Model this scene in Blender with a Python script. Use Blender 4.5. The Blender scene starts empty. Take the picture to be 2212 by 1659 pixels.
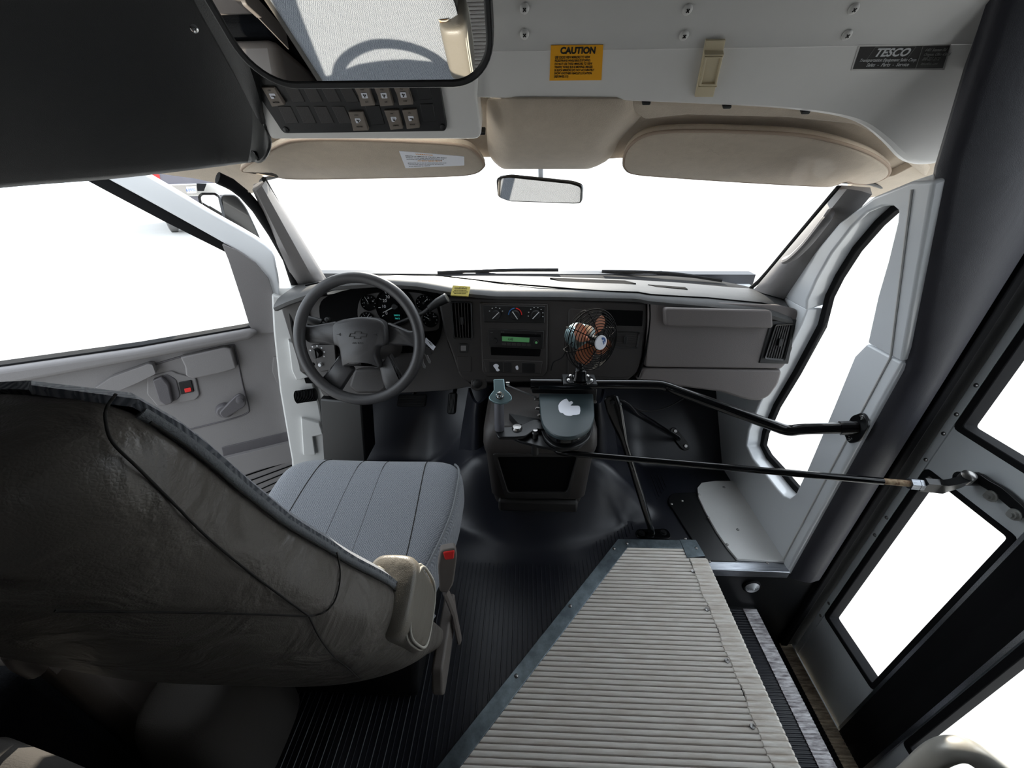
import bpy, bmesh, math, random
from mathutils import Vector as V, Matrix
random.seed(7)
PI = math.pi
SC = bpy.context.scene
COL = SC.collection
# ---------------------------------------------------------------- camera
FPX, PITCH, YAW, ROLL = 845.0, math.radians(29.9), math.radians(2.2), math.radians(0.4)
CAM = V((0, 0, 1.2))
def ray(px, py):
    a, b = (px-1106)/FPX, (829.5-py)/FPX
    c, s = math.cos(ROLL), math.sin(ROLL)
    u, v = a*c+b*s, -a*s+b*c
    d = V((u, math.cos(PITCH)+v*math.sin(PITCH), -math.sin(PITCH)+v*math.cos(PITCH)))
    c, s = math.cos(YAW), math.sin(YAW)
    return V((d.x*c-d.y*s, d.x*s+d.y*c, d.z))
def onax(px, py, i, val):
    d = ray(px, py); return CAM + d*((val-CAM[i])/d[i])
def atX(px, py, v): return onax(px, py, 0, v)
def atY(px, py, v): return onax(px, py, 1, v)
def atZ(px, py, v): return onax(px, py, 2, v)
cam = bpy.data.cameras.new('camera'); camo = bpy.data.objects.new('camera', cam); COL.objects.link(camo)
cam.sensor_fit = 'HORIZONTAL'; cam.sensor_width = 36; cam.lens = 36*FPX/2212; cam.clip_start = 0.02
cx, cu = (ray(1106+845, 829.5)-ray(1106, 829.5)), (ray(1106, 829.5-845)-ray(1106, 829.5))
cz = -ray(1106, 829.5)
Mc = Matrix((cx.normalized(), cu.normalized(), cz.normalized())).transposed().to_4x4(); Mc.translation = CAM
camo.matrix_world = Mc; SC.camera = camo

class PL:
    """A flat working frame: origin, normal towards the viewer, up."""
    def __init__(s, o, n, up=(0, 0, 1)):
        s.o = V(o); s.n = V(n).normalized(); up = V(up)
        s.y = (up - s.n*up.dot(s.n)).normalized(); s.x = s.y.cross(s.n)
    def hit(s, px, py, h=0.0):
        d = ray(px, py); o = s.o + s.n*h
        p = CAM + d*((o-CAM).dot(s.n)/d.dot(s.n)) - s.o
        return (p.dot(s.x), p.dot(s.y))
    def P(s, a, b, h=0.0): return s.o + s.x*a + s.y*b + s.n*h
    def at(s, px, py, h=0.0): a, b = s.hit(px, py, h); return s.P(a, b, h)
    def M(s, a, b, h=0.0, rot=0.0):
        m = Matrix((s.x, s.y, s.n)).transposed().to_4x4(); m.translation = s.P(a, b, h)
        return m @ Matrix.Rotation(rot, 4, 'Z')
    def L(s, pts, h=0.0): return [s.hit(x, y, h) for x, y in pts]
    def sub(s, a, b, h=0.0): return PL(s.P(a, b, h), s.n, s.y)

def spline(pts, n=6, closed=True):
    out = []; k = len(pts)
    for i in range(k if closed else k-1):
        g = lambda j: V(pts[j % k]) if closed else V(pts[max(0, min(k-1, j))])
        p0, p1, p2, p3 = g(i-1), g(i), g(i+1), g(i+2)
        for q in range(n):
            t = q/n
            out.append(tuple(.5*((2*p1)+(p2-p0)*t+(2*p0-5*p1+4*p2-p3)*t*t+(3*p1-p0-3*p2+p3)*t**3)))
    if not closed: out.append(tuple(pts[-1]))
    return out
def rrect(a0, b0, a1, b1, r, n=5):
    r = min(r, abs(a1-a0)/2-1e-5, abs(b1-b0)/2-1e-5); out = []
    for cx_, cy_, s in ((a1-r, b1-r, 0), (a0+r, b1-r, 1), (a0+r, b0+r, 2), (a1-r, b0+r, 3)):
        for i in range(n+1):
            t = (s+i/n)*PI/2; out.append((cx_+r*math.cos(t), cy_+r*math.sin(t)))
    return out
def rnd(pts, r, n=4):
    """round the corners of a polygon; r a number or a list"""
    out = []; k = len(pts)
    for i in range(k):
        p0, p, p1 = V(pts[i-1]), V(pts[i]), V(pts[(i+1) % k])
        rr = r[i] if isinstance(r, (list, tuple)) else r
        l0, l1 = (p0-p).length, (p1-p).length; q = min(rr, l0*.48, l1*.48)
        if q < 1e-6: out.append(tuple(p)); continue
        A, B = p+(p0-p)*(q/l0), p+(p1-p)*(q/l1)
        for j in range(n+1):
            t = j/n; out.append(tuple(A*(1-t)**2+p*2*t*(1-t)+B*t*t))
    return out
def circ(a, b, r, n=24, ry=None, t0=0, t1=2*PI):
    full = abs(t1-t0-2*PI) < 1e-6
    return [(a+r*math.cos(t0+(t1-t0)*i/(n if full else n-1)), b+(ry or r)*math.sin(t0+(t1-t0)*i/(n if full else n-1))) for i in range(n)]

class MB:
    def __init__(s): s.bm = bmesh.new(); s.mi = 0
    def face(s, vs):
        try: f = s.bm.faces.new(vs); f.material_index = s.mi; return f
        except ValueError: return None
    def prism(s, bot, top, caps=True):
        b = [s.bm.verts.new(p) for p in bot]; t = [s.bm.verts.new(p) for p in top]; n = len(b)
        for i in range(n): s.face((b[i], b[(i+1) % n], t[(i+1) % n], t[i]))
        if caps: s.face(b[::-1]); s.face(t)
        return s
    def slab(s, pl, loop, h0, h1, ins=0.0):
        """prism of a plane loop from height h0 to h1; ins insets (chamfers) the front"""
        if ins:
            l2 = inset(loop, ins)
            b = [s.bm.verts.new(pl.P(*p, h0)) for p in loop]; m = [s.bm.verts.new(pl.P(*p, h1-ins*.8)) for p in loop]; t = [s.bm.verts.new(pl.P(*p, h1)) for p in l2]; n = len(b)
            for i in range(n):
                j = (i+1) % n; s.face((b[i], b[j], m[j], m[i])); s.face((m[i], m[j], t[j], t[i]))
            s.face(b[::-1]); s.face(t); return s
        return s.prism([pl.P(*p, h0) for p in loop], [pl.P(*p, h1) for p in loop])
    def ring(s, pl, outer, inner, h0, h1, hi=None):
        """frame between two loops with equal point counts"""
        hi = h1 if hi is None else hi; n = len(outer); q = s.bm.verts.new
        a = [q(pl.P(*p, h0)) for p in outer]; b = [q(pl.P(*p, h1)) for p in outer]; c = [q(pl.P(*p, hi)) for p in inner]; d = [q(pl.P(*p, h0)) for p in inner]
        for i in range(n):
            j = (i+1) % n
            for u, w in ((a, b), (b, c), (c, d), (d, a)): s.face((u[i], u[j], w[j], w[i]))
        return s
    def holed(s, pl, outer, holes, h0, h1):
        bm = bmesh.new(); es = []
        for lp in [outer]+holes:
            vs = [bm.verts.new(pl.P(*p, h0)) for p in lp]
            es += [bm.edges.new((vs[i], vs[(i+1) % len(vs)])) for i in range(len(vs))]
        bmesh.ops.triangle_fill(bm, use_beauty=True, use_dissolve=False, edges=es)
        r = bmesh.ops.extrude_face_region(bm, geom=bm.faces[:])
        bmesh.ops.translate(bm, verts=[g for g in r['geom'] if isinstance(g, bmesh.types.BMVert)], vec=pl.n*(h1-h0))
        s.merge(bm); return s
    def merge(s, bm):
        bm.verts.index_update(); m = [s.bm.verts.new(v.co) for v in bm.verts]
        for f in bm.faces: s.face([m[v.index] for v in f.verts])
        bm.free()
    def loft(s, rings, closed=True, caps=True):
        R = [[s.bm.verts.new(p) for p in r] for r in rings]; n = len(R[0])
        for A, B in zip(R, R[1:]):
            for i in range(n if closed else n-1):
                j = (i+1) % n; s.face((A[i], A[j], B[j], B[i]))
        if caps and closed: s.face(R[0][::-1]); s.face(R[-1])
        return s
    def sheet(s, rings, th, nrm=None):
        """open grid given a thickness th along its normals (away from viewer side)"""
        bm = bmesh.new(); R = [[bm.verts.new(p) for p in r] for r in rings]
        for A, B in zip(R, R[1:]):
            for i in range(len(A)-1): bm.faces.new((A[i], A[i+1], B[i+1], B[i]))
        bm.normal_update()
        f = bm.faces[len(bm.faces) and 0] if False else list(bm.faces)[len(bm.faces)//2]
        if f.normal.dot(CAM-f.calc_center_median()) < 0: bmesh.ops.reverse_faces(bm, faces=bm.faces[:])
        bm.normal_update()
        nn = {v: v.normal.copy() for v in bm.verts}
        r = bmesh.ops.extrude_face_region(bm, geom=bm.faces[:])
        ex = [g for g in r['geom'] if isinstance(g, bmesh.types.BMVert)]
        bm.normal_update()
        kd = {tuple(round(c, 7) for c in v.co): nn[v] for v in nn}
        for v in ex: v.co -= kd[tuple(round(c, 7) for c in v.co)]*th
        s.merge(bm); return s
    def tube(s, pts, r, seg=12, closed=False, flat=None, caps=True):
        pts = [V(p) for p in pts]; n = len(pts); rings = []
        T = []
        for i in range(n):
            a, b = (pts[i-1], pts[(i+1) % n]) if closed else (pts[max(0, i-1)], pts[min(n-1, i+1)])
            T.append((b-a).normalized())
        up = V((0, 0, 1)) if abs(T[0].z) < .9 else V((0, 1, 0))
        u = (up-T[0]*up.dot(T[0])).normalized()
        for i in range(n):
            u = (u-T[i]*u.dot(T[i])).normalized(); w = T[i].cross(u)
            ri = r[i] if isinstance(r, (list, tuple)) else r; k = flat or 1
            rings.append([pts[i]+u*(ri*math.cos(2*PI*j/seg))+w*(ri*k*math.sin(2*PI*j/seg)) for j in range(seg)])
        if closed:
            R = [[s.bm.verts.new(p) for p in g] for g in rings]
            # match twist at the seam
            best = min(range(seg), key=lambda o: sum((R[-1][j].co-R[0][(j+o) % seg].co).length for j in range(seg)))
            for a in range(n):
                A, B, o = R[a], R[(a+1) % n], (best if a == n-1 else 0)
                for j in range(seg): s.face((A[j], A[(j+1) % seg], B[(j+1+o) % seg], B[(j+o) % seg]))
            return s
        return s.loft(rings, True, caps)
    def lathe(s, o, ax, prof, seg=24, caps=True):
        o = V(o); ax = V(ax).normalized(); up = V((0, 0, 1)) if abs(ax.z) < .9 else V((0, 1, 0))
        u = (up-ax*up.dot(ax)).normalized(); w = ax.cross(u)
        return s.loft([[o+ax*h+u*(r*math.cos(2*PI*j/seg))+w*(r*math.sin(2*PI*j/seg)) for j in range(seg)] for r, h in prof], True, caps)
    def box(s, lo, hi):
        (x0, y0, z0), (x1, y1, z1) = lo, hi
        return s.prism([(x0, y0, z0), (x1, y0, z0), (x1, y1, z0), (x0, y1, z0)], [(x0, y0, z1), (x1, y0, z1), (x1, y1, z1), (x0, y1, z1)])
    def text(s, pl, a, b, size, txt, h=.0006, al='CENTER', sx=1.0, bold=0.0, depth=.0002, rot=0.0):
        cu_ = bpy.data.curves.new('t', 'FONT'); cu_.body = txt; cu_.size = size; cu_.align_x = al; cu_.offset = bold; cu_.extrude = depth; cu_.resolution_u = 3
        ob = bpy.data.objects.new('t', cu_); COL.objects.link(ob); dg = bpy.context.evaluated_depsgraph_get()
        me = bpy.data.meshes.new_from_object(ob.evaluated_get(dg)); bm = bmesh.new(); bm.from_mesh(me)
        c, sn = math.cos(rot), math.sin(rot)
        for v in bm.verts:
            x, y = v.co.x*sx, v.co.y; v.co = pl.P(a+x*c-y*sn, b+x*sn+y*c, h+v.co.z)
        s.merge(bm); bpy.data.objects.remove(ob); bpy.data.curves.remove(cu_); bpy.data.meshes.remove(me); return s
    def build(s, name, mat, parent=None, bevel=0, seg=2, sub=0, ang=38, label=None, nrm=True):
        bm = s.bm
        if nrm: bmesh.ops.recalc_face_normals(bm, faces=bm.faces[:])
        ca = math.radians(ang)
        for f in bm.faces: f.smooth = True
        for e in bm.edges: e.smooth = len(e.link_faces) == 2 and e.calc_face_angle(0) < ca
        if parent is not None: off = wloc(parent)
        else:
            lo = V([min(v.co[i] for v in bm.verts) for i in range(3)]); hi = V([max(v.co[i] for v in bm.verts) for i in range(3)])
            off = (lo+hi)/2; off.z = lo.z
        for v in bm.verts: v.co -= off
        me = bpy.data.meshes.new(name); bm.to_mesh(me); bm.free()
        for m in (mat if isinstance(mat, (list, tuple)) else [mat]): me.materials.append(m)
        o = bpy.data.objects.new(name, me); COL.objects.link(o)
        if parent is not None: o.parent = parent
        else: o.location = off
        if bevel:
            b = o.modifiers.new('bevel', 'BEVEL'); b.width = bevel; b.segments = seg; b.limit_method = 'ANGLE'; b.angle_limit = math.radians(40); b.harden_normals = False
        if sub:
            b = o.modifiers.new('sub', 'SUBSURF'); b.levels = sub; b.render_levels = sub
        if label: o['label'] = label
        return o
def inset(loop, d):
    n = len(loop); A = sum(loop[i][0]*loop[(i+1) % n][1]-loop[(i+1) % n][0]*loop[i][1] for i in range(n)); sg = 1 if A > 0 else -1; out = []
    for i in range(n):
        p0, p, p1 = V(loop[i-1]), V(loop[i]), V(loop[(i+1) % n])
        e0, e1 = (p-p0), (p1-p)
        if e0.length < 1e-9: e0 = e1
        if e1.length < 1e-9: e1 = e0
        n0 = V((-e0.y, e0.x)).normalized()*sg; n1 = V((-e1.y, e1.x)).normalized()*sg; m = n0+n1
        m = m/max(.35, m.length_squared/2) if m.length > 1e-6 else n0
        out.append(tuple(p+m*d))
    return out
def wloc(o):
    v = V((0, 0, 0))
    while o: v += o.location; o = o.parent
    return v
def tag(o, label, cat=None, group=None, kind=None):
    o['label'] = label
    if cat: o['category'] = cat
    if group: o['group'] = group
    if kind: o['kind'] = kind
    return o
def thing(name, label, cat, loc, group=None, kind=None):
    o = bpy.data.objects.new(name, None); o.empty_display_size = .05; COL.objects.link(o); o.location = loc
    return tag(o, label, cat, group, kind)
def put(src, m, parent=None, name=None):
    """another copy of a small part whose mesh is modelled round its own origin"""
    o = src.copy(); COL.objects.link(o)
    if name: o.name = name
    o.parent = parent
    o.matrix_basis = (Matrix.Translation(-wloc(parent)) if parent else Matrix.Identity(4)) @ m
    return o
XY = PL((0, 0, 0), (0, 0, 1), (0, 1, 0))
# ---------------------------------------------------------------- materials
def c(r, g, b):
    f = lambda x: ((x/255+.055)/1.055)**2.4 if x > 10 else x/255/12.92
    return (f(r), f(g), f(b), 1)
def mat(name, col, rough=.5, metal=0.0, spec=.5, bump=0.0, bscale=200, btype='noise', var=0.0, vscale=6, col2=None, coat=0.0, sheen=0.0, aniso=None):
    m = bpy.data.materials.new(name); m.use_nodes = True; nt = m.node_tree; N = nt.nodes; Lk = nt.links.new; b = N['Principled BSDF']
    b.inputs['Base Color'].default_value = col; b.inputs['Roughness'].default_value = rough; b.inputs['Metallic'].default_value = metal
    b.inputs['Specular IOR Level'].default_value = spec; b.inputs['Coat Weight'].default_value = coat; b.inputs['Sheen Weight'].default_value = sheen
    tc = N.new('ShaderNodeTexCoord')
    if var or col2:
        nz = N.new('ShaderNodeTexNoise'); nz.inputs['Scale'].default_value = vscale; nz.inputs['Detail'].default_value = 5; nz.inputs['Roughness'].default_value = .65
        mp = N.new('ShaderNodeMapping'); Lk(tc.outputs['Object'], mp.inputs[0]); Lk(mp.outputs[0], nz.inputs['Vector'])
        if aniso: mp.inputs['Scale'].default_value = aniso
        rp = N.new('ShaderNodeValToRGB'); rp.color_ramp.elements[0].position = .36; rp.color_ramp.elements[1].position = .66
        c2 = col2 or tuple([x*(1-var) for x in col[:3]]+[1])
        rp.color_ramp.elements[0].color = c2; rp.color_ramp.elements[1].color = col
        Lk(nz.outputs['Fac'], rp.inputs[0]); Lk(rp.outputs[0], b.inputs['Base Color'])
    if bump:
        if btype == 'noise': t = N.new('ShaderNodeTexNoise'); t.inputs['Detail'].default_value = 3; o = t.outputs['Fac']
        elif btype == 'leather': t = N.new('ShaderNodeTexVoronoi'); t.feature = 'DISTANCE_TO_EDGE'; o = t.outputs['Distance']
        t.inputs['Scale'].default_value = bscale; Lk(tc.outputs['Object'], t.inputs['Vector'])
        bp = N.new('ShaderNodeBump'); bp.inputs['Strength'].default_value = bump; bp.inputs['Distance'].default_value = .002
        Lk(o, bp.inputs['Height']); Lk(bp.outputs[0], b.inputs['Normal'])
    return m
def emis(name, col, s):
    m = mat(name, col, .4); b = m.node_tree.nodes['Principled BSDF']; b.inputs['Emission Color'].default_value = col; b.inputs['Emission Strength'].default_value = s; return m
def glassmat(name, tint=(1, 1, 1, 1)):
    m = bpy.data.materials.new(name); m.use_nodes = True; nt = m.node_tree; N = nt.nodes; N.clear(); Lk = nt.links.new
    out = N.new('ShaderNodeOutputMaterial'); tr = N.new('ShaderNodeBsdfTransparent'); tr.inputs[0].default_value = tint
    gl = N.new('ShaderNodeBsdfGlossy'); gl.inputs['Roughness'].default_value = .02; fr = N.new('ShaderNodeLayerWeight'); fr.inputs[0].default_value = .08
    mx = N.new('ShaderNodeMixShader'); sc_ = N.new('ShaderNodeMath'); sc_.operation = 'MULTIPLY'; sc_.inputs[1].default_value = .25; Lk(fr.outputs[1], sc_.inputs[0]); Lk(sc_.outputs[0], mx.inputs[0]); Lk(tr.outputs[0], mx.inputs[1]); Lk(gl.outputs[0], mx.inputs[2]); Lk(mx.outputs[0], out.inputs[0]); return m
def weave(name, c1, c2, sc=88, strength=.3):
    m = mat(name, c1, .95, sheen=.3, spec=.15); nt = m.node_tree; N = nt.nodes; Lk = nt.links.new; b = N['Principled BSDF']
    tc = N.new('ShaderNodeTexCoord'); mp = N.new('ShaderNodeMapping'); mp.inputs['Rotation'].default_value = (.0, .0, .0); mp.inputs['Scale'].default_value = (1, 1, .8); Lk(tc.outputs['Object'], mp.inputs[0])
    ws = []
    for rot in (.78, -.78):
        w = N.new('ShaderNodeTexWave'); w.inputs['Scale'].default_value = sc; w.inputs['Distortion'].default_value = 1.2
        m2 = N.new('ShaderNodeMapping'); m2.inputs['Rotation'].default_value = (.35, 0, rot); Lk(mp.outputs[0], m2.inputs[0]); Lk(m2.outputs[0], w.inputs['Vector']); ws.append(w)
    ck = N.new('ShaderNodeTexChecker'); ck.inputs['Scale'].default_value = sc*.95; m3 = N.new('ShaderNodeMapping'); m3.inputs['Rotation'].default_value = (.5, .4, .3); Lk(mp.outputs[0], m3.inputs[0]); Lk(m3.outputs[0], ck.inputs['Vector'])
    mx = N.new('ShaderNodeMix'); mx.data_type = 'FLOAT'; Lk(ck.outputs['Fac'], mx.inputs[0]); Lk(ws[0].outputs['Fac'], mx.inputs[2]); Lk(ws[1].outputs['Fac'], mx.inputs[3])
    rp = N.new('ShaderNodeValToRGB'); rp.color_ramp.elements[0].color = c2; rp.color_ramp.elements[1].color = c1; rp.color_ramp.elements[0].position = .2; rp.color_ramp.elements[1].position = .8
    Lk(mx.outputs[0], rp.inputs[0]); Lk(rp.outputs[0], b.inputs['Base Color'])
    bp = N.new('ShaderNodeBump'); bp.inputs['Strength'].default_value = strength; bp.inputs['Distance'].default_value = .0015; Lk(mx.outputs[0], bp.inputs['Height']); Lk(bp.outputs[0], b.inputs['Normal']); return m
def vinyl(name, col, rough=.42, wr=.5, ws=9):
    """leather-look vinyl: fine grain plus soft wrinkles"""
    m = mat(name, col, rough); nt = m.node_tree; N = nt.nodes; Lk = nt.links.new; b = N['Principled BSDF']
    tc = N.new('ShaderNodeTexCoord'); v = N.new('ShaderNodeTexVoronoi'); v.feature = 'DISTANCE_TO_EDGE'; v.inputs['Scale'].default_value = 420; Lk(tc.outputs['Object'], v.inputs['Vector'])
    n = N.new('ShaderNodeTexNoise'); n.inputs['Scale'].default_value = ws; n.inputs['Detail'].default_value = 4; n.inputs['Distortion'].default_value = .8; Lk(tc.outputs['Object'], n.inputs['Vector'])
    b1 = N.new('ShaderNodeBump'); b1.inputs['Strength'].default_value = wr; b1.inputs['Distance'].default_value = .02; Lk(n.outputs['Fac'], b1.inputs['Height'])
    b2 = N.new('ShaderNodeBump'); b2.inputs['Strength'].default_value = .25; b2.inputs['Distance'].default_value = .0012; Lk(v.outputs['Distance'], b2.inputs['Height']); Lk(b1.outputs[0], b2.inputs['Normal']); Lk(b2.outputs[0], b.inputs['Normal']); return m
K = {}
K['white'] = mat('white_paint', c(214, 214, 212), .32, bump=.05, bscale=90, var=.05)
K['white_gloss'] = mat('white_gloss_paint', c(226, 229, 232), .18, coat=.4)
K['cap'] = mat('white_fibreglass', c(226, 224, 220), .35, bump=.06, bscale=60, var=.04)
K['beige'] = mat('beige_headliner', c(196, 182, 164), .95, spec=.15, bump=.5, bscale=420, var=.08, vscale=40, sheen=.2)
K['beige_dk'] = mat('beige_piping', c(168, 150, 134), .9, spec=.15, bump=.3, bscale=300)
K['black_vinyl'] = vinyl('black_vinyl', c(24, 25, 25), .48, .12, 5)
K['pad_vinyl'] = vinyl('black_pad_vinyl', c(46, 46, 54), .55, .15, 7)
K['barrier'] = mat('dark_grey_barrier_fabric', c(78, 75, 72), .95, spec=.1, bump=.4, bscale=500)
K['cage'] = mat('black_cage_wire', c(8, 8, 9), .7, spec=.12)
K['blackp'] = mat('black_plastic', c(15, 15, 16), .45, bump=.1, bscale=500)
K['gloss_black'] = mat('gloss_black_paint', c(10, 11, 13), .16, coat=.3)
K['satin_black'] = mat('satin_black_steel', c(16, 17, 19), .34, bump=.05, bscale=300)
K['rubber'] = mat('black_rubber', c(17, 17, 19), .8, spec=.2)
K['mat'] = mat('rubber_floor_mat', c(23, 25, 34), .38, bump=.12, bscale=60, var=.15, vscale=4)
K['dash'] = mat('charcoal_dash_plastic', c(58, 55, 54), .55, bump=.25, bscale=600)
K['dash_dk'] = mat('dark_dash_plastic', c(46, 43, 42), .5, bump=.2, bscale=600)
K['dash_lt'] = mat('grey_dash_plastic', c(107, 101, 99), .6, bump=.25, bscale=500)
K['wheel'] = mat('wheel_plastic', c(58, 57, 58), .42, bump=.15, bscale=500)
K['void'] = mat('recess_shade_black', c(5, 5, 6), .9, spec=.1)  # near-black: stands for shade in recesses, also dials and seams
K['door'] = mat('grey_door_plastic', c(124, 121, 121), .55, bump=.2, bscale=500)
K['door_dk'] = mat('dark_grey_door_plastic', c(84, 81, 84), .5, bump=.2, bscale=500)
K['grey_fab'] = weave('grey_woven_seat_fabric', c(146, 149, 154), c(108, 112, 119))
K['plain_fab'] = mat('grey_plain_fabric', c(122, 125, 128), .95, spec=.1, bump=.6, bscale=500, sheen=.2)
K['seat_vinyl'] = vinyl('grey_seat_vinyl', c(98, 93, 87), .38, .5, 14)
K['seat_vinyl2'] = vinyl('grey_armrest_vinyl', c(122, 116, 106), .4, .12, 14)
K['stitch'] = mat('pale_thread', c(176, 172, 162), .9)
K['seam'] = mat('dark_seam', c(38, 36, 34), .9)
K['foam'] = mat('orange_foam', c(205, 140, 60), .95)
K['seatplast'] = mat('taupe_plastic', c(104, 97, 92), .5, bump=.1, bscale=400)
K['alu'] = mat('ribbed_aluminium', c(206, 200, 190), .42, 1.0, bump=.1, bscale=250, col2=c(160, 152, 140), vscale=14, aniso=(3, 14, 1))
K['tread'] = mat('worn_tread_vinyl', c(246, 241, 233), .45, .0, bump=.15, bscale=150, col2=c(224, 215, 204), vscale=12, aniso=(1.2, 10, 1))
K['nose'] = mat('worn_nosing', c(250, 246, 238), .5, .1, bump=.2, bscale=120, col2=c(214, 204, 192), vscale=14, aniso=(1, 8, 1))
K['nose_dk'] = mat('scuffed_nosing', c(238, 236, 238), .5, .0, bump=.2, bscale=120, col2=c(120, 113, 116), vscale=22, aniso=(1, 6, 1))
K['nose_tan'] = mat('scuffed_tan_nosing', c(214, 198, 170), .55, .0, bump=.2, bscale=120, col2=c(136, 122, 104), vscale=18, aniso=(1, 6, 1))
K['galv'] = mat('galvanised_steel', c(128, 140, 146), .38, .85, bump=.08, bscale=80, col2=c(96, 106, 112), vscale=26)
K['brushed'] = mat('brushed_aluminium', c(196, 200, 206), .34, 1.0, col2=c(150, 154, 162), vscale=18, aniso=(1, 30, 30))
K['chrome'] = mat('chrome', c(215, 215, 214), .14, 1.0)
K['steel'] = mat('steel', c(150, 148, 146), .3, 1.0)
K['alloy'] = mat('satin_alloy_tube', c(206, 202, 192), .36, .35)
K['zinc'] = mat('teal_grey_cast_metal', c(132, 156, 160), .35, .7)
K['slate'] = mat('slate_painted_lid', c(58, 70, 73), .4, bump=.08, bscale=300)
K['grip'] = mat('grey_grip', c(84, 84, 90), .5)
K['copper'] = mat('copper_blades', c(160, 98, 66), .38, .3)
K['sticker_w'] = mat('white_sticker', c(236, 238, 246), .5)
K['sticker_y'] = mat('orange_yellow_sticker', c(246, 172, 10), .5)
K['sticker_y2'] = mat('pale_yellow_label', c(206, 190, 100), .5)
K['ink'] = mat('black_ink', c(16, 14, 12), .6)
K['ink_w'] = mat('white_ink', c(205, 206, 208), .6)
K['ink_b'] = mat('blue_ink', c(40, 84, 150), .6)
K['ink_g'] = mat('grey_ink', c(120, 120, 118), .6)
K['ink_o'] = mat('orange_ink', c(228, 160, 60), .6)
K['silver_s'] = mat('silver_sticker', c(170, 168, 166), .35, .7)
K['tan_clip'] = mat('cream_plastic', c(206, 192, 160), .45, var=.05)
K['red'] = mat('red_plastic', c(226, 46, 44), .4)
K['blue'] = mat('blue_mark', c(50, 110, 170), .5)
K['lcd'] = emis('green_display', c(88, 150, 96), .12)
K['lcd_t'] = emis('teal_display', c(60, 190, 180), .5)
K['mirror'] = mat('mirror_silver', c(240, 240, 238), .01, 1.0)
K['glass'] = glassmat('clear_glass')
K['lens'] = mat('clear_ribbed_lens', c(226, 228, 232), .1, spec=.8); K['lens'].node_tree.nodes['Principled BSDF'].inputs['Transmission Weight'].default_value = .35
K['carpet'] = mat('black_carpet', c(12, 13, 15), 1.0, spec=.05, bump=.8, bscale=300)
K['wall_in'] = mat('bus_side_panel', c(120, 121, 124), .5, var=.04)
K['ground'] = mat('pale_concrete', c(190, 188, 184), .9, bump=.2, bscale=8, var=.1, vscale=.6)
K['leaf'] = mat('grey_leaf_paint', c(206, 210, 212), .4, var=.04)
K['pad_top'] = mat('sunlit_dash_top', c(78, 78, 78), .58, spec=.4, bump=.2, bscale=600, var=.12, vscale=30)  # lighter than the dash plastic: sun and sky glare put in the colour
K['groove'] = mat('dark_groove_strip', c(128, 117, 109), .9)  # darker tone for thin strips along the tread grooves
K['bolt'] = mat('plated_bolt', c(176, 176, 172), .32, .5)
K['tyre'] = mat('glare_light_tyre', c(112, 110, 108), .9)  # tyre grey lightened so it washes out in the outdoor glare
K['truck'] = mat('silver_truck_paint', c(112, 110, 118), .25, .3, coat=.5)
K['bin'] = mat('storage_bin_plastic', c(36, 34, 34), .5, bump=.15, bscale=500)
K['cover'] = mat('engine_cover_plastic', c(54, 50, 48), .5, bump=.2, bscale=500)
K['grey_sw'] = mat('grey_rocker_plastic', c(126, 116, 106), .5)
# ================================================================= world and light
w = bpy.data.worlds.new('world'); SC.world = w; w.use_nodes = True
w.node_tree.nodes['Background'].inputs[0].default_value = (.84, .92, 1, 1); w.node_tree.nodes['Background'].inputs[1].default_value = 3.0
sl = bpy.data.lights.new('sun', 'SUN'); sl.energy = 8.5; sl.angle = math.radians(.53); sl.color = (1, .93, .80)
so = bpy.data.objects.new('sun', sl); COL.objects.link(so)
SUN_EL, SUN_AZ = math.radians(20.5), math.radians(-8)     # azimuth from straight ahead, + towards the right
sd = V((math.sin(SUN_AZ)*math.cos(SUN_EL), math.cos(SUN_AZ)*math.cos(SUN_EL), math.sin(SUN_EL)))
so.rotation_euler = (-sd).to_track_quat('-Z', 'Y').to_euler(); so.location = sd*10
SC.view_settings.view_transform = 'Standard'; SC.view_settings.look = 'None'; SC.view_settings.gamma = 1.0; SC.view_settings.use_curve_mapping = False
SC.view_settings.exposure = 0.0
# ================================================================= frames
DF = PL((.25, 1.245, .655), (0, -.98, .19))            # dashboard face
CAPF = PL((.3, .93, 1.30), (0, -.8, -.6), (0, -.6, .8))    # bulkhead over the windscreen
HL = PL((0, .93, 1.30), (0, -.475, -.88), (0, -.88, .475))  # beige headliner
RW = PL((.885, 1.0, .3), (-1, 0, 0))                     # right cab side, lower
lean = V((-.35, 0, 1)).normalized()
RU = PL((.885, 1.0, .78), (-lean.z, 0, lean.x), lean)    # right cab side, leaning upper part
DR = PL((1.06, 0, 0), (-1, 0, 0))                        # entrance door
def pts(pl, px, h=0): return [pl.at(x, y, h) for x, y in px]
def struct(o, label): return tag(o, label, None, None, 'structure')
# ================================================================= ground
m = MB(); m.box((-40, -30, -.95), (40, 60, -.80)); struct(m.build('ground', K['ground']), 'pale concrete ground outside the bus'); bpy.data.objects['ground']['category'] = 'ground'
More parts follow.
